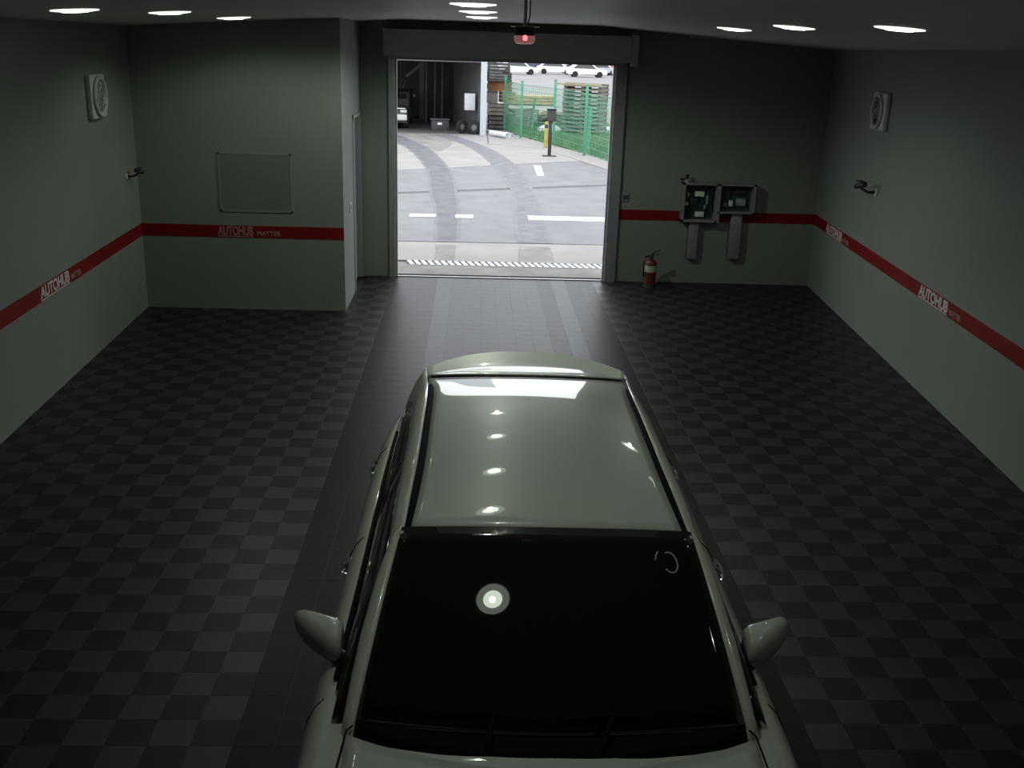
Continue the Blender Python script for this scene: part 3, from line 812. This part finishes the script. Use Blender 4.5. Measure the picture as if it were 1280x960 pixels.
# ------------------------------------------------------------------ outside: yard, building opposite, fence, stacks
M['asphalt'] = mat('worn_asphalt', (0.192, 0.192, 0.203), 0.85, var=0.12, scale=1.5, bump=0.3, bscale=120)
M['concrete'] = mat('pale_concrete', (0.286, 0.276, 0.265), 0.85, var=0.10, scale=1.2, bump=0.15)
M['concrete2'] = mat('stained_concrete', (0.218, 0.213, 0.198), 0.85, var=0.25, scale=2.0, bump=0.15)
M['joint'] = mat('dark_joint', (0.104, 0.104, 0.109), 0.9)
M['roadpaint'] = mat('worn_road_paint', (0.615, 0.615, 0.615), 0.7, var=0.1, scale=8)
M['track'] = mat('tyre_mark', (0.125, 0.125, 0.138), 0.8, var=0.2, scale=2.2)
M['track2'] = mat('faint_tyre_mark', (0.192, 0.192, 0.203), 0.8, scale=3.5, col2=(0.125, 0.125, 0.140))
M['track_soft'] = mat('tyre_mark_edge', (0.162, 0.162, 0.175), 0.8, var=0.14, scale=2.2)
M['track2_soft'] = mat('faint_tyre_mark_edge', (0.19, 0.19, 0.2), 0.8, scale=3.5, col2=(0.16, 0.16, 0.172))
M['soil'] = mat('lot_gravel', (0.218, 0.208, 0.213), 0.95, var=0.15, scale=0.3)
M['turf'] = mat('turf', (0.073, 0.130, 0.057), 0.95, var=0.4, scale=1.5, col2=(0.146, 0.156, 0.094))
M['grass'] = mat('grass_blade', (0.104, 0.198, 0.078), 0.8, var=0.4, scale=2)
M['fence'] = mat('green_fence', (0.078, 0.291, 0.177), 0.5, var=0.06)
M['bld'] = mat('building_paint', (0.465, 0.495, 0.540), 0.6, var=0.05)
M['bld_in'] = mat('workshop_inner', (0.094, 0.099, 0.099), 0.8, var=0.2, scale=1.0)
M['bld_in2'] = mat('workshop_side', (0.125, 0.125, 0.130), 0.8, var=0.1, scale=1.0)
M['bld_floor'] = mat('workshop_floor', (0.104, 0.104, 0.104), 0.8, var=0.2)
M['wood_dark'] = mat('weathered_wood', (0.088, 0.088, 0.078), 0.85, var=0.4, scale=4)
M['wood_grey'] = mat('grey_wood', (0.208, 0.198, 0.172), 0.85, var=0.3, scale=4)
M['wood_orange'] = mat('orange_wood', (0.270, 0.114, 0.052), 0.8, var=0.3, scale=4)
M['wood_pale'] = mat('pale_wood', (0.338, 0.291, 0.156), 0.8, var=0.2, scale=4)
M['tarp'] = mat('white_tarpaulin', (0.600, 0.615, 0.630), 0.6, var=0.05)
M['yellow'] = mat('yellow_paint', (0.390, 0.322, 0.062), 0.5, var=0.08)
M['post_brown'] = mat('brown_post', (0.035, 0.025, 0.02), 0.6, var=0.2)
M['red_pole'] = mat('red_pole_paint', (0.322, 0.016, 0.016), 0.45, var=0.08)
M['far_white'] = mat('far_car_white', (0.85, 0.85, 0.87), 0.3, var=0.03, coat=0.6)
M['far_navy'] = mat('far_car_navy', (0.06, 0.07, 0.14), 0.3, var=0.05, coat=0.6)
M['far_silver'] = mat('far_car_silver', (0.45, 0.46, 0.5), 0.3, var=0.05, coat=0.6)
M['far_red'] = mat('far_car_red', (0.55, 0.12, 0.10), 0.3, var=0.05, coat=0.6)

def ground_struct(name, b, m, label, cat, parent=None):
    o = obj(name, b, m, parent, False)
    if parent is None: tag(o, label, cat, kind='structure')
    return o
b = B(); b.bbox(-60, 120, YB + WT, 420, -0.3, -0.03)
ground = ground_struct('ground', b, 'soil', 'grey open lot stretching away beyond the fence', 'ground')
b = B(); b.prism([(-14, 14.73, -0.03), (14, 14.73, -0.03), (9, 33.5, -0.03), (-14, 20.0, -0.03)], (0, 0, 1), 0.012)
b = B(); b.prism([(-16, 17.2, -0.03), (8, 17.35, -0.03), (6.3, 25.5, -0.03), (3.05, 30.75, -0.03), (-16, 19.0, -0.03)], (0, 0, 1), 0.015)
b.bm.free()
# asphalt drive in two lifts, split by the dark repair joint
drive = empty('driveway', (0, 17, 0), 0, 'grey asphalt drive between the doorway and the workshop opposite', 'driveway', kind='structure')
def flat(name, pts, m, z=-0.004, parent=None, th=0.03):
    b = B(); b.prism([(x, y - (17 if parent is drive else 0), z - th) for x, y in pts], (0, 0, 1), th)
    return obj(name, b, m, parent, False)
def edge_j1(x): return 24.0 + 0.466 * x        # repair joint
def edge_j2(x): return 28.66 + 0.697 * x       # far edge of the asphalt
flat('asphalt_slab', [(-8, 17.16), (7, 17.52), (7, edge_j1(7) - .33), (-8, edge_j1(-8) - .33)], 'asphalt', -0.004, drive)
flat('asphalt_slab', [(-8, edge_j1(-8)), (4.2, edge_j1(4.2)), (3.75, 27.0), (3.05, edge_j2(3.05) - .1), (-8, edge_j2(-8) - .1)], 'asphalt', -0.004, drive)
flat('joint_strip', [(-8, edge_j1(-8) - .36), (7, edge_j1(7) - .36), (7, edge_j1(7) + .05), (-8, edge_j1(-8) + .05)], 'joint', -0.010, drive)
flat('joint_strip', [(-8, edge_j2(-8) - .12), (3.2, edge_j2(3.2) - .12), (3.2, edge_j2(3.2) + .03), (-8, edge_j2(-8) + .03)], 'joint', -0.010, drive)
flat('joint_strip', [(-8, 17.05), (7, 17.4), (7, 17.56), (-8, 17.2)], 'joint', -0.010, drive)
# concrete in front of the doorway and in front of the workshop
flat('concrete_slab', [(-6, 14.73), (6, 14.73), (6, 15.37), (-6, 15.37)], 'concrete2', -0.002, drive)
flat('concrete_slab', [(-6, 15.73), (7, 15.73), (7, 17.47), (-6, 17.12)], 'concrete', -0.003, drive)
for x0, x1, ya, yb in ((-8, -2.4, 0, 31.2), (-2.35, .4, 0, 35.1)):
    pass
flat('concrete_slab', [(-8, edge_j2(-8)), (-2.6, edge_j2(-2.6)), (-2.6, 31.3), (-8, 30.5)], 'concrete', -0.004, drive)
flat('concrete_slab', [(-2.57, edge_j2(-2.57)), (3.05, edge_j2(3.05)), (2.2, 34.0), (.42, 35.2), (-2.57, 31.3)], 'concrete', -0.004, drive)
flat('concrete_slab', [(-8, 30.6), (-2.6, 31.35), (.40, 35.25), (.40, 38.8), (-8, 38.8)], 'concrete', -0.004, drive)
flat('concrete_slab', [(.45, 35.3), (2.2, 34.1), (3.1, 30.8), (4.3, 26.4), (6, 26.4), (3.3, 33.4), (1.5, 39.2), (.45, 39.0)], 'concrete', -0.006, drive)
# curved tyre marks
def track(name, cl, m, z):
    if m in ('track', 'track2'):
        track('tyre_track', [(y, a - .07, c + .07) for y, a, c in cl], m + '_soft', z - .0015)
    b = B(); rows = []
    n = 40
    y0, y1 = cl[0][0], cl[-1][0]
    for i in range(n + 1):
        y = y0 + (y1 - y0) * i / n
        a, c = smooth_table(cl, y)
        j = 0.012 * math.sin(i * 1.7) + 0.01 * math.sin(i * 3.1)
        rows.append([(a + j, y - 17, z), (c + j * .6, y - 17, z)])
    b.grid(rows); return obj(name, b, m, drive, False, solid=0.001)
track('tyre_track', [(17.3, -.62, -.30), (20.3, -.72, -.33), (23.3, -.95, -.45), (27.2, -1.18, -.66), (30, -1.55, -1.0), (33.2, -2.1, -1.5), (36, -2.9, -2.2), (38.5, -3.8, -3.0)], 'track', 0.0)
track('tyre_track', [(17.4, .78, 1.27), (20.3, .84, 1.34), (23.7, .90, 1.31), (28.4, .58, 1.15), (32.6, .10, .62), (35.2, -.45, .05), (38.5, -1.5, -.9)], 'track2', 0.0)
track('tyre_track', [(32.0, -1.25, -1.15), (33.5, -1.65, -.9), (36, -2.3, -.8), (38.7, -3.2, -1.4)], 'concrete2', -0.0025)
track('tyre_track', [(15.7, -.60, -.30), (16.5, -.60, -.30), (17.05, -.62, -.30)], 'concrete2', 0.001)
track('tyre_track', [(15.7, .70, 1.25), (16.5, .74, 1.26), (17.05, .78, 1.27)], 'concrete2', 0.001)
# road markings
mk = empty('road_marking', (0, 20.05, 0), 0, 'worn white line painted across the asphalt drive', 'road marking', kind='structure')
for x0, x1, w in ((-1.25, -.74, .34), (-.36, -.02, .40), (1.05, 5.0, .50)):
    b = B(); b.box(((x0 + x1) / 2, 0.012 * x0, 0.001), (x1 - x0, w, 0.004)); obj('line_piece', b, 'roadpaint', mk, False)
b = B(); b.prism([(1.60, 26.9, 0), (1.78, 26.9, 0), (1.83, 29.2, 0), (1.62, 29.2, 0)], (0, 0, 1), 0.003)
tag(obj('road_marking', b, 'roadpaint', None, False), 'short white stroke on the asphalt near the intercom post', 'road marking', kind='structure')

# drain grate with separate bars
gr = empty('drain_grate', (0.55, 15.55, 0), 0, 'slotted drain grate set across the doorway threshold', 'drain grate')
b = B(); b.bbox(-1.56, 1.62, -0.16, 0.16, -0.06, -0.025); obj('channel', b, 'joint', gr, False)
b = B(); b.bbox(-1.56, 1.62, -0.175, -0.155, -0.03, 0.002); b.bbox(-1.56, 1.62, 0.155, 0.175, -0.03, 0.002); obj('frame', b, 'grey_metal', gr, False)
bar = None
for k in range(31):
    if bar is None:
        b = B(); b.box((0, 0, -0.006), (0.062, 0.30, 0.016), Matrix.Rotation(0.25, 3, 'Z')); bar = obj('bar', b, 'tarp', gr, False, loc=(-1.5, 0, 0))
    else:
        o = bar.copy(); COL.objects.link(o); o.location = (-1.5 + 0.102 * k, 0, 0)
# red marker pole just outside the doorway
r = empty('marker_pole', (2.085, 16.07, 0), 0, 'thin red pole standing outside the doorway next to the grate', 'pole')
b = B(); b.tube([(0, 0, 0.0), (0, 0, 0.70)], 0.026, 12); obj('shaft', b, 'red_pole', r)
b = B(); b.lathe([(0, 0.02), (0.055, 0.018), (0.06, 0)], seg=16); obj('base', b, 'dark', r)

# ---- workshop opposite
ws_b = empty('workshop', (0, 38.8, 0), 0, 'pale workshop building with a wide dark open bay opposite the doorway', 'building', kind='structure')
b = B(); b.bbox(0.15, 0.37, -0.05, 0.35, 0, 3.6); obj('corner_post', b, 'bld', ws_b, False)
b = B(); b.bbox(-7.5, 0.37, 0, 0.3, 2.56, 4.2); obj('lintel', b, 'bld', ws_b, False)
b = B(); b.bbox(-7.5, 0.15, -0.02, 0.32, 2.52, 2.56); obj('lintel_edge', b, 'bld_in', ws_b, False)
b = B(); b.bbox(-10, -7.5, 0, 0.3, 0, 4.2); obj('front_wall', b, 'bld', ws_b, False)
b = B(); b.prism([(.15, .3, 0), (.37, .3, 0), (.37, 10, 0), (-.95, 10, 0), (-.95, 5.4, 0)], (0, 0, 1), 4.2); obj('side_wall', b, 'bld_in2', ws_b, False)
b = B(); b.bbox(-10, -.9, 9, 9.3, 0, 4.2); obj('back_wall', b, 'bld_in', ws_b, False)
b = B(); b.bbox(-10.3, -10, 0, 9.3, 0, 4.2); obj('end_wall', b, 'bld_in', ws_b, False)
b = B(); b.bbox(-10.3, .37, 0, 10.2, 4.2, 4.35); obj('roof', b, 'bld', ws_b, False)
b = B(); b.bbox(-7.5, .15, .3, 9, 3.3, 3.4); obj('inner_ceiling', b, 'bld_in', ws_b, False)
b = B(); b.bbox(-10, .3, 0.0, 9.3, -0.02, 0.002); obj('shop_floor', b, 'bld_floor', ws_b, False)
for x in (-1.45, -1.75, -2.1):
    b = B(); b.bbox(x, x + .06, 5.5, 5.6, 0, 3.0); obj('pipe_column', b, 'bld_in2', ws_b, False)
# lift arm
r = empty('vehicle_lift', (-2.6, 45.4, 0), 0, 'dim grey lift column with a slanted arm inside the workshop bay', 'vehicle lift')
b = B(); b.bevbox((0.30, 0, 1.4), (0.22, 0.25, 2.8), 0.02); obj('column', b, 'bld_in2', r)
b = B(); b.tube([(0.3, -.1, 2.3), (-.35, -.2, 1.75), (-.5, -.2, 1.3), (-.5, -.2, 1.0)], 0.06, 8); obj('arm', b, 'grey_metal', r)
b = B(); b.bevbox((-.3, -.15, 1.0), (.7, .2, .12), 0.02); obj('pad', b, 'grey_metal', r)
b = B(); b.bevbox((0, 0, .03), (.9, .5, .06), 0.01); obj('base', b, 'dark', r)
# parked dark car in the bay (front corner in view)
r = empty('parked_car', (-3.45, 42.2, 0), 0, 'dark car with a pale bumper parked inside the workshop bay', 'car')
b = B(); prof = [(-2.0, .25), (2.0, .25), (2.05, .55), (1.95, .75), (1.0, .85), (.5, 1.30), (-1.2, 1.35), (-1.9, .95), (-2.05, .6)]
b.prism([(.85, y, z) for y, z in [(-p[0], p[1]) for p in prof]], (-1, 0, 0), 1.7); obj('body', b, 'dark', r, False)
b = B(); b.bevbox((0, -2.06, .45), (1.72, .12, .22), .04); obj('bumper', b, 'white_plastic', r)
b = B(); b.bevbox((0, -2.02, .77), (1.6, .06, .05), .02); obj('hood_edge', b, 'white_plastic', r)
for sg in (-1, 1):
    b = B(); b.bevbox((sg * .72, -2.02, .66), (.26, .08, .12), .03); obj('headlight', b, 'clear_lens', r)
    for y in (-1.3, 1.3):
        b = B(); b.lathe([(0, -.1), (.31, -.1), (.32, 0), (.31, .1), (0, .1)], c=(sg * .78, y, .32), seg=20, axis=(1, 0, 0)); obj('wheel', b, 'tyre', r)
b = B(); b.box((0, -.78, 1.08), (1.5, .5, .03), Matrix.Rotation(-.73, 3, 'X')); obj('windscreen', b, 'glass', r, False)
# tote box, notice board on a stand, tyres
r = empty('tote_box', (-1.36, 40.2, 0), 0.1, 'dark grey storage box with a white label on the workshop floor', 'storage box')
b = B(); b.bevbox((0, 0, .2), (.66, .45, .40), .03); obj('box', b, 'dark', r)
b = B(); b.bevbox((0, 0, .42), (.74, .52, .07), .02); obj('lid', b, 'dark', r)
b = B(); b.bevbox((-.02, -.235, .27), (.16, .012, .08), .004); obj('label', b, 'paper', r)
r = empty('wall_box', (-.24, 39.55, 0), 0, 'white box on a thin stand beside the workshop corner post', 'box')
b = B(); b.bevbox((0, 0, 1.12), (.40, .22, .60), .02); obj('case', b, 'tarp', r)
b = B(); b.bbox(-.22, -.20, -.12, .10, .84, 1.44); obj('edge_trim', b, 'dark', r, False)
b = B(); b.tube([(0, .02, 0.0), (0, .02, .84)], .03, 10); obj('stand', b, 'dark', r)
for x, y, a, lab in ((-.50, 39.3, .2, 'black tyre leaning on the inner side of the stand'), (-.06, 39.0, -.1, 'black tyre standing next to the workshop corner post')):
    r = empty('tyre', (x, y, .25), a, lab, 'tyre', 'tyres at the workshop corner')
    b = B(); b.lathe([(.13, -.08), (.22, -.09), (.25, -.05), (.25, .05), (.22, .09), (.13, .08), (.13, -.08)], seg=24, axis=(.35, -1, 0)); obj('tread', b, 'tyre', r)
    b = B(); b.lathe([(.13, -.05), (.05, -.03), (0, -.03)], seg=20, axis=(.35, -1, 0)); obj('hub', b, 'grey_metal', r)
# white pipes on the ground by the corner
for a, c, rad, lab in (((.42, 39.9, .06), (1.32, 38.3, .06), .06, 'thin white pipe lying along the foot of the green fence'), ((.55, 38.6, .10), (1.15, 37.6, .10), .10, 'thick white pipe lying on concrete by the workshop corner')):
    r = empty('pipe', (a[0], a[1], 0), 0, lab, 'pipe')
    d = Vector(c) - Vector(a)
    b = B(); b.tube([(0, 0, a[2]), (d.x, d.y, a[2])], rad, 14); obj('pipe_wall', b, 'tarp', r)
    b = B(); b.tube([(d.x * .93, d.y * .93, a[2]), (d.x, d.y, a[2])], rad * 1.2, 14); obj('collar', b, 'tarp', r)

# ---- intercom post and bollard
r = empty('intercom_post', (2.24, 31.9, 0), 0, 'black intercom box on a dark post standing on the concrete', 'intercom')
b = B(); b.bevbox((0, 0, .55), (.10, .10, 1.10), .01); obj('post', b, 'post_brown', r)
b = B(); b.bevbox((0, 0, .01), (.42, .30, .02), .006); obj('base_plate', b, 'dark', r)
b = B(); b.bevbox((0.02, -.02, 1.20), (.27, .22, .34), .02); obj('box', b, 'dark', r)
b = B(); b.tube([(-.10, -.03, 1.10), (-.26, -.07, 1.06)], [.08, .06], 12); obj('speaker', b, 'black_plastic', r)
b = B(); b.bbox(-.12, .16, -.17, .10, 1.37, 1.40); obj('hood', b, 'black_plastic', r, False)
r = empty('bollard', (2.30, 34.6, 0), 0, 'yellow bollard behind the intercom post', 'bollard')
b = B(); b.lathe([(0, 1.0), (.05, .99), (.06, .96), (.06, 0)], seg=18); obj('shaft', b, 'yellow', r)
b = B(); b.lathe([(.062, .62), (.062, .74)], seg=18); obj('band', b, 'dark', r)

# ---- green mesh fence
fn = empty('mesh_fence', (1.0, 41.0, 0), 0, 'green welded mesh fence along the edge of the grass', 'fence')
FP = [(1.10, 41.2, 2.0), (1.62, 38.1, 1.95), (2.62, 35.6, 2.1), (3.35, 32.4, 2.08), (3.98, 29.2, 2.05), (4.6, 26.0, 2.05)]
for x, y, h in FP:
    b = B(); b.bevbox((0, 0, h / 2), (.085, .085, h), .012); o = obj('fence_post', b, 'fence', fn); o.location = (x - 1.0, y - 41.0, 0)
    b = B(); b.bevbox((0, 0, h + .01), (.10, .10, .03), .008); c = obj('post_cap', b, 'fence', o)
for (x, y, h, lx, ly) in ((2.16, 41.5, 1.2, .12, .1), (3.52, 33.0, 1.4, .02, 0)):
    b = B(); b.tube([(x - 1, y - 41, 0), (x - 1 + lx, y - 41 + ly, h)], .05, 8); obj('brace_post', b, 'fence', fn)
for (a, c) in zip(FP, FP[1:]):
    p, q = Vector((a[0] - 1, a[1] - 41, 0)), Vector((c[0] - 1, c[1] - 41, 0)); d = q - p
    b = B(); n = int(d.length / .10)
    for i in range(1, n):
        P = p + d * (i / n); b.tube([P + Vector((0, 0, .06)), P + Vector((0, 0, 1.85))], .0045, 4, False)
    for k in range(10):
        z = .08 + k * .195; b.tube([p + Vector((0, 0, z)), q + Vector((0, 0, z))], .008, 4, False)
    o = obj('mesh_panel', b, 'fence', fn, False); o['kind'] = 'stuff'

# ---- grass
b = B(); b.prism([(1.15, 41.5, -0.03), (1.7, 38.2, -0.03), (3.45, 32.5, -0.03), (5.3, 24, -0.03), (14, 24, -0.03), (14, 47, -0.03), (1.15, 47, -0.03)], (0, 0, 1), 0.02)
turf = tag(obj('turf', b, 'turf', None, False), 'green grassy verge behind the mesh fence', 'turf', kind='structure')
V, Fc = [], []
rg = random.Random(3)
for i in range(16000):
    y = 26 + 20 * rg.random()
    xe = smooth_table([(24, 5.3), (32.5, 3.45), (38.2, 1.72), (41.5, 1.2), (47, 1.2)], y)[0]
    x = xe + 0.06 + (5.0 if rg.random() < .6 else 2.0) * rg.random()
    h = .06 + .16 * rg.random() ** 2; a = rg.random() * 6.28; w = .012 + .012 * rg.random()
    lx, ly = .08 * (rg.random() - .5), .08 * (rg.random() - .5)
    n = len(V)
    V += [(x - w * math.cos(a), y - w * math.sin(a), -.012), (x + w * math.cos(a), y + w * math.sin(a), -.012), (x + lx, y + ly, h)]
    Fc.append((n, n + 1, n + 2))
me = bpy.data.meshes.new('grass'); me.from_pydata(V, [], Fc)
obj('grass', me, 'grass', turf)['kind'] = 'stuff'

# ---- pallet stack behind the fence
def make_pallet(mk_):
    r = empty('pallet', (0, 0, 0))
    b = B()
    for i in range(7): b.box((0, -.54 + .18 * i, .130), (1.5, .165, .030))
    obj('top_deck', b, mk_, r, False)
    b = B()
    for i in range(5): b.box((0, -.54 + .27 * i, .012), (1.5, .14, .022))
    obj('bottom_deck', b, mk_, r, False)
    for i in range(3):
        b = B(); b.box((-.66 + .66 * i, 0, .069), (.12, 1.16, .09)); obj('stringer', b, 'wood_dark', r, False)
    return r
p0 = make_pallet('wood_grey')
rg = random.Random(5)
for i in range(12):
    o = p0 if i == 0 else copy_tree(p0)
    o.location = (4.15 + .03 * (rg.random() - .5), 40.6 + .03 * (rg.random() - .5), .005 + .149 * i); o.rotation_euler[2] = -.35 + .03 * (rg.random() - .5)
    lab = 'weathered pallet in the tall stack behind the fence, %s from the ground' % ['first', 'second', 'third', 'fourth', 'fifth', 'sixth', 'seventh', 'eighth', 'ninth', 'tenth', 'eleventh', 'twelfth'][i]
    if i == 11: lab = 'topmost weathered pallet of the tall stack behind the fence'
    tag(o, lab, 'pallet', 'stacked pallets behind the fence')
for i, (x, y, a, lab) in enumerate(((3.85, 40.4, -.28, 'long pale plank lying on top of the pallet stack'), (4.2, 40.85, -.42, 'dark plank lying crosswise on top of the pallet stack'))):
    r = B(); r.bevbox((0, 0, .03), (1.7, .16, .05), .006)
    o = tag(obj('plank', r, ('wood_pale', 'wood_dark')[i]), lab, 'plank'); o.location = (x, y, 1.796 + .0 * i); o.rotation_euler[2] = a
# ---- mixed timber pile beside the workshop
def crate(w, d, h, m, label, loc, rot):
    r = empty('crate', loc, 0, label, 'crate'); r.rotation_euler = rot
    n = 3
    for i in range(n):
        z = h * (i + .5) / n
        for sg in (-1, 1):
            b = B(); b.box((0, sg * d / 2, z), (w, .03, h / n * .72)); obj('slat', b, m, r, False)
            b = B(); b.box((sg * w / 2, 0, z), (.03, d, h / n * .72)); obj('slat', b, m, r, False)
    for sx in (-1, 1):
        for sy in (-1, 1):
            b = B(); b.box((sx * (w / 2 - .04), sy * (d / 2 - .04), h / 2), (.06, .06, h)); obj('corner_post', b, m, r, False)
    b = B(); b.box((0, 0, .02), (w - .04, d - .04, .03)); obj('bottom', b, m, r, False)
    return r
cr = [(.75, .7, .5, 'wood_dark', 'dark slatted crate at the foot of the timber pile', (.86, 42.0, 0), (0, 0, .05)),
      (.7, .6, .45, 'wood_grey', 'pale grey crate lying loose before the timber pile', (1.75, 42.6, 0), (0, 0, -.2)),
      (.8, .7, .45, 'wood_grey', 'grey crate in the middle layer of the timber pile', (.86, 42.05, .51), (0, 0, -.04)),
      (.5, .5, .40, 'wood_pale', 'small pale crate tilted on the timber pile', (1.20, 41.95, 1.02), (0, 0, .3)),
      (.9, .8, .35, 'wood_dark', 'wide dark crate on top of the orange planks', (.88, 42.2, 1.78), (0, 0, .05)),
      (.85, .7, .35, 'wood_dark', 'highest dark crate crowning the timber pile', (.86, 42.2, 2.14), (0, 0, -.05))]
for w, d, h, m, lab, loc, rot in cr: crate(w, d, h, m, lab, loc, rot)
rg = random.Random(11)
b = B(); b.box((.7, 42.25, .7), (.5, .4, 1.38)); b.bm.free()
r = empty('crate', (.62, 42.2, .97), 0, 'grey crate carrying the orange planks in the timber pile', 'crate')
b = B(); b.box((0, 0, .2), (.42, .6, .40)); obj('body', b, 'wood_grey', r, False)
b = B(); b.box((0, 0, .415), (.44, .64, .03)); obj('lid', b, 'wood_dark', r, False)
pb = B(); pb.bevbox((0, 0, .035), (.94, .20, .07), .008); pme = None
for i in range(10):
    if pme is None:
        o = obj('plank', pb, 'wood_orange'); pme = o.data
    else:
        o = bpy.data.objects.new('plank', pme); COL.objects.link(o)
    o.location = (.90 + .06 * (rg.random() - .5), 42.05 + .26 * (i % 2), 1.425 + .0705 * (i // 2)); o.rotation_euler[2] = .06 * (rg.random() - .5)
    tag(o, 'orange plank in the timber pile, %s row, %s layer from below' % (('front', 'rear')[i % 2], ORD[i // 2]), 'plank', 'orange planks on the timber pile')
# yellowish board bundle and loose crates in the lot
r = empty('board_bundle', (3.1, 60, 0), .1, 'yellow board bundle on the lot beyond the grass', 'board bundle')
for i in range(3):
    b = B(); b.bevbox((0, 0, .10 + .16 * i), (2.6, 1.0, .14), .01); obj('board', b, 'wood_pale', r)
for x in (-.9, .9):
    b = B(); b.box((x, 0, .015), (.1, 1.0, .03)); obj('bearer', b, 'wood_dark', r, False)
for w, d, h, m, lab, loc, rot in ((1.1, .9, .6, 'wood_grey', 'grey crate standing in the grass beyond the fence brace', (2.0, 45.4, 0), (0, 0, .3)),
                                  (.9, .8, .45, 'wood_pale', 'pale crate in the grass beside the white tarpaulin', (3.3, 46.2, 0), (0, 0, -.2)),
                                  (1.0, .9, .5, 'wood_dark', 'dark crate in the grass behind the intercom', (3.2, 43.4, 0), (0, 0, .6))):
    crate(w, d, h, m, lab, loc, rot)
# tarpaulin heaps
def heap(loc, sx, sy, h, label, seed):
    rg = random.Random(seed); b = B(); rows = []
    n = 14
    for i in range(n + 1):
        row = []
        for k in range(n + 1):
            u, v = i / n * 2 - 1, k / n * 2 - 1
            f = max(0, 1 - u * u) * max(0, 1 - v * v)
            row.append((u * sx, v * sy, h * f ** .6 + (.03 * rg.random() if f > 0 else 0)))
        rows.append(row)
    b.grid(rows); o = obj('tarpaulin', b, 'tarp', None, True, 60, solid=0.01); o.location = loc
    return tag(o, label, 'tarpaulin')
heap((2.86, 41.2, 0), .50, .5, .24, 'crumpled white tarpaulin heap on the grass behind the intercom', 2)
heap((5.0, 42.4, 0), .75, .6, .14, 'flat white tarpaulin on the grass beside the pallet stack', 4)

# ---- far parked cars
def far_car(m):
    r = empty('parked_car', (0, 0, 0))
    b = B()
    prof = [(-2.1, .30), (2.1, .30), (2.2, .5), (2.1, .75), (1.2, .88), (.55, 1.38), (-1.2, 1.42), (-1.9, .95), (-2.2, .85), (-2.2, .5)]
    rows = []
    for y, k in ((-.86, .9), (-.8, 1.0), (.8, 1.0), (.86, .9)):
        rows.append([(x, y, .3 + (z - .3) * k) for x, z in prof + prof[:1]])
    vv = b.grid(rows); b.bm.faces.new(vv[0][:-1]); b.bm.faces.new(vv[-1][:-1])
    obj('body', b, m, r, True, 30)
    for y in (-.865, .865):
        b = B(); b.prism([(1.0, y, .88), (.5, y * .985, 1.28), (-1.1, y * .985, 1.31), (-1.6, y, .92)], (0, 1 if y > 0 else -1, 0), .012); obj('side_glass', b, 'glass', r, False)
    b = B(); b.box((.90, 0, 1.11), (.82, 1.4, .03), Matrix.Rotation(.65, 3, 'Y')); obj('windscreen', b, 'glass', r, False)
    for x in (-1.35, 1.35):
        for y in (-.8, .8):
            b = B(); b.lathe([(0, -.1), (.31, -.1), (.33, 0), (.31, .1), (0, .1)], c=(x, y, .31), seg=20, axis=(0, 1, 0)); obj('wheel', b, 'tyre', r)
    return r
fc = [(4.6, 121, 'far_white', 0.1, 'far white car parked alone beside the timber pile line'), (9.2, 126, 'far_white', -.1, 'far white car beyond the lot with a navy car at its tail'), (12.3, 133, 'far_navy', .4, 'far navy car parked between white and silver cars'),
      (14.6, 128, 'far_silver', 0.15, 'far silver car parked next to the red car'), (18.6, 136, 'far_red', 0, 'far red car parked across the lot'), (20.8, 126, 'far_white', .3, 'far white car parked beyond the red car'), (7.0, 138, 'far_navy', .2, 'far dark blue car behind the first white car'), (24.5, 140, 'far_white', 0, 'last far white car at the lot edge'),
      (1.5, 130, 'far_silver', .1, 'far silver car parked behind the timber pile line'), (12.0, 118, 'far_white', .05, 'far white car parked in front of the navy car'), (17.2, 119, 'far_white', -.05, 'far white car parked in front of the red car')]
for x, y, m, a, lab in fc:
    r = far_car(m); r.location = (x, y, -.03); r.rotation_euler[2] = a
    tag(r, lab, 'car', 'far cars parked across the lot')
b = B()
rg = random.Random(9)
b.bbox(-20, 60, 0, .4, 0, 3.0)
o = tag(obj('boundary_wall', b, 'bld', None, False), 'pale boundary wall at the far end of the lot', 'wall', kind='structure'); o.location = (0, 165, -.03)
